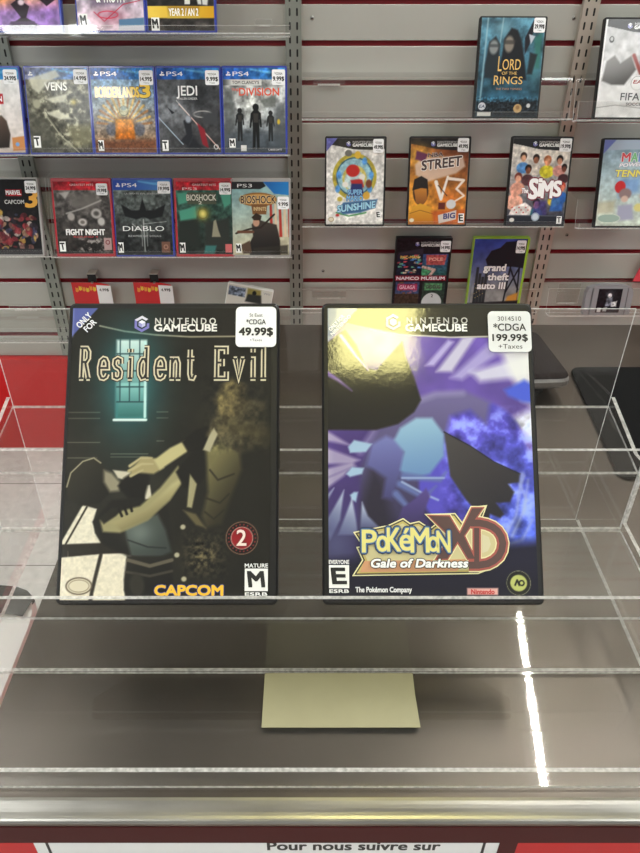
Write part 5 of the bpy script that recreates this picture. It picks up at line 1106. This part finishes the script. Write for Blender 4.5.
# ------------------------------------------------------------------ low goods
def bag(px, label):
    """red blister card hanging from a short metal hook"""
    p = at_Y(px, 283.5, WALL-.03); w = .047
    root = empty('hanging_card', p); tag(root, label, 'packaged card', 'red hanging cards')
    b = MB(); b.prism([(-w, -.12), (w, -.12), (w, -.004), (.02, .002), (-w, .003)], 0, .0012, mat('card_red', rgb(206, 22, 28), .35, coat=.2, noise=.04)); b.build('card', root)
    b = MB(); b.prism([(w-.032, -.06), (w+.003, -.06), (w+.003, -.006), (w-.032, -.004)], -.0012, -.0004, M_STICKER); lettering(b, '4.99$', w-.026, -.02, w-.003, -.013, M_BLACKINK, -.0014, .02); b.build('price_tag', root)
    b = MB()
    for k in range(6):
        x = -w+.012+.0088*k; z = -.016+.002*((k*5) % 3)
        b.prism([(x-.004, z-.005), (x, z-.007), (x+.004, z-.004), (x+.003, z+.005), (x, z+.003), (x-.003, z+.006)], -.0008, -.0002, ink(236, 196, 40) if k % 2 else ink(236, 150, 40))
    b.build('printed_lettering', root)
    h = empty('display_hook', Vector((p.x+.006, WALL, p.z+.012))); tag(h, label.replace('red card with yellow print hanging', 'short metal hook holding the red card'), 'hook', 'slat hooks')
    b = MB(); b.box((-.0105, -.027, -.014), (.0105, -.0255, .0105), M_SLOT); b.box((-.0105, -.027, .0107), (.0105, -.0002, .0125), M_STANDARD_WARM); b.build('bracket', h)
    b = MB(); b.box((-.0025, -.034, -.0105), (.0025, -.0272, -.0075), M_STANDARD); b.build('prong', h)
bag(90, 'red card with yellow print hanging behind the top left corner of the dark case')
bag(152, 'red card with yellow print hanging behind the top middle of the dark case')
# white tilted case
p = at_Y(243, 341, 1.60); TL_, _ = tray(-60, 290, 341.5, 1.59, LL, .03, .012, 'clear shelf low on the left of the wall, mostly hidden behind the dark case')
p.z = TL_.z+.012
root = empty('game_case', p, (R(-10), 0, 0)); tag(root, 'white game case leaning tilted on the wall, peeking above the dark case', 'game case')
root.rotation_euler = (Matrix.Rotation(R(-10), 3, 'X') @ Matrix.Rotation(R(11.5), 3, 'Y')).to_euler()
ww = .112
case_shell(ww, .126, .0145, M_SHELL_WHITE).build('case_shell', root)
a = Art(-ww*500+2, ww*500-2, 3, 123, 70, (206, 204, 196)); a.poly([(.02, .03), (.40, .03), (.40, .22), (.02, .22)], (120, 130, 146), .6); a.noise(5, .4, 3, 3, a.mask([(.02, .03), (.4, .03), (.4, .22), (.02, .22)], .6)); a.poly([(.44, .02), (.74, .02), (.76, .22), (.44, .22)], (150, 140, 84), 2); a.ell((.6, .1), 5, 6, (40, 40, 36), 0, .8); a.poly([(.46, .14), (.76, .12), (.8, .3), (.42, .3)], (60, 62, 60), 2)
a.build('cover_sleeve', root, -.0004, M_PRINT)
b = MB(); x0, z1 = a.conv(.80, .045); x1, z0 = a.conv(.95, .085); lettering(b, 'Wii', x0/1000, z0/1000, x1/1000, z1/1000, ink(150, 152, 154), -.0008, .02); b.build('title_lettering', root)
# grey cartridge
P = at_Y(606, 314.5, 1.618); P.z = TG.z+.0002
root = empty('game_cartridge', P, (-R(8), 0, 0)); tag(root, 'grey plastic game cartridge with dark label on the clear shelf, right', 'game cartridge')
gm = mat('cartridge_grey', rgb(142, 142, 146), .45, noise=.04)
w, h = .0575, .075
pts = [(-w, 0), (w, 0), (w, h*.72)]
for i in range(9):
    t = i/8; pts.append((w*(1-t)*.92+(-w*.92)*t, h*.9+.1*h*math.sin(math.pi*t)**.5))
pts += [(-w, h*.72)]
b = MB(); b.prism(pts, .001, .018, gm); b.prism([(-w+.016, .0), (w-.016, 0), (w-.016, h*.93), (-w+.016, h*.93)], -.0008, .001, gm)
for sx in (-1, 1): b.prism([(sx*(w-.015), 0), (sx*(w-.0135), 0), (sx*(w-.0135), h*.88), (sx*(w-.015), h*.9)], -.0006, .001, mat('cartridge_shadow_grey', rgb(104, 104, 108), .5, noise=.04))
b.build('cartridge_shell', root)
a = Art(-29, 29, 6, 66, 60, (30, 30, 36)); a.glow((.5, .3), 10, 12, (90, 92, 100), .8); a.ell((.5, .28), 5, 6, (200, 200, 204), 0, 1); a.poly([(.4, .38), (.62, .36), (.7, .7), (.36, .74)], (120, 124, 136), 1.5); a.poly([(.62, .55), (.85, .5), (.85, .75), (.62, .75)], (206, 208, 210), 1); a.noise(5, .35, 4, 3); a.poly([(.06, .8), (.22, .8), (.22, .98), (.06, .98)], (226, 226, 226), .5); a.poly([(.3, .8), (.48, .76), (.46, .95), (.3, .95)], (180, 180, 184), .8)
a.build('cartridge_label', root, -.0013, M_PRINT)
# red card at right edge
P = at_Y(652, 277, WALL-.02); root = empty('hanging_tag', P); tag(root, 'bright pinkish red card hanging on the wall at the right edge', 'card')
b = MB(); b.prism([(-.045, -.012), (.05, -.012), (.05, .062), (-.028, .062)], 0, .002, mat('card_pink_red', rgb(226, 70, 84), .4, coat=.3, noise=.04)); b.build('card', root)
b = MB(); b.box((.0, .002, .05), (.006, .0198, .055), M_STANDARD); b.build('hook', root)
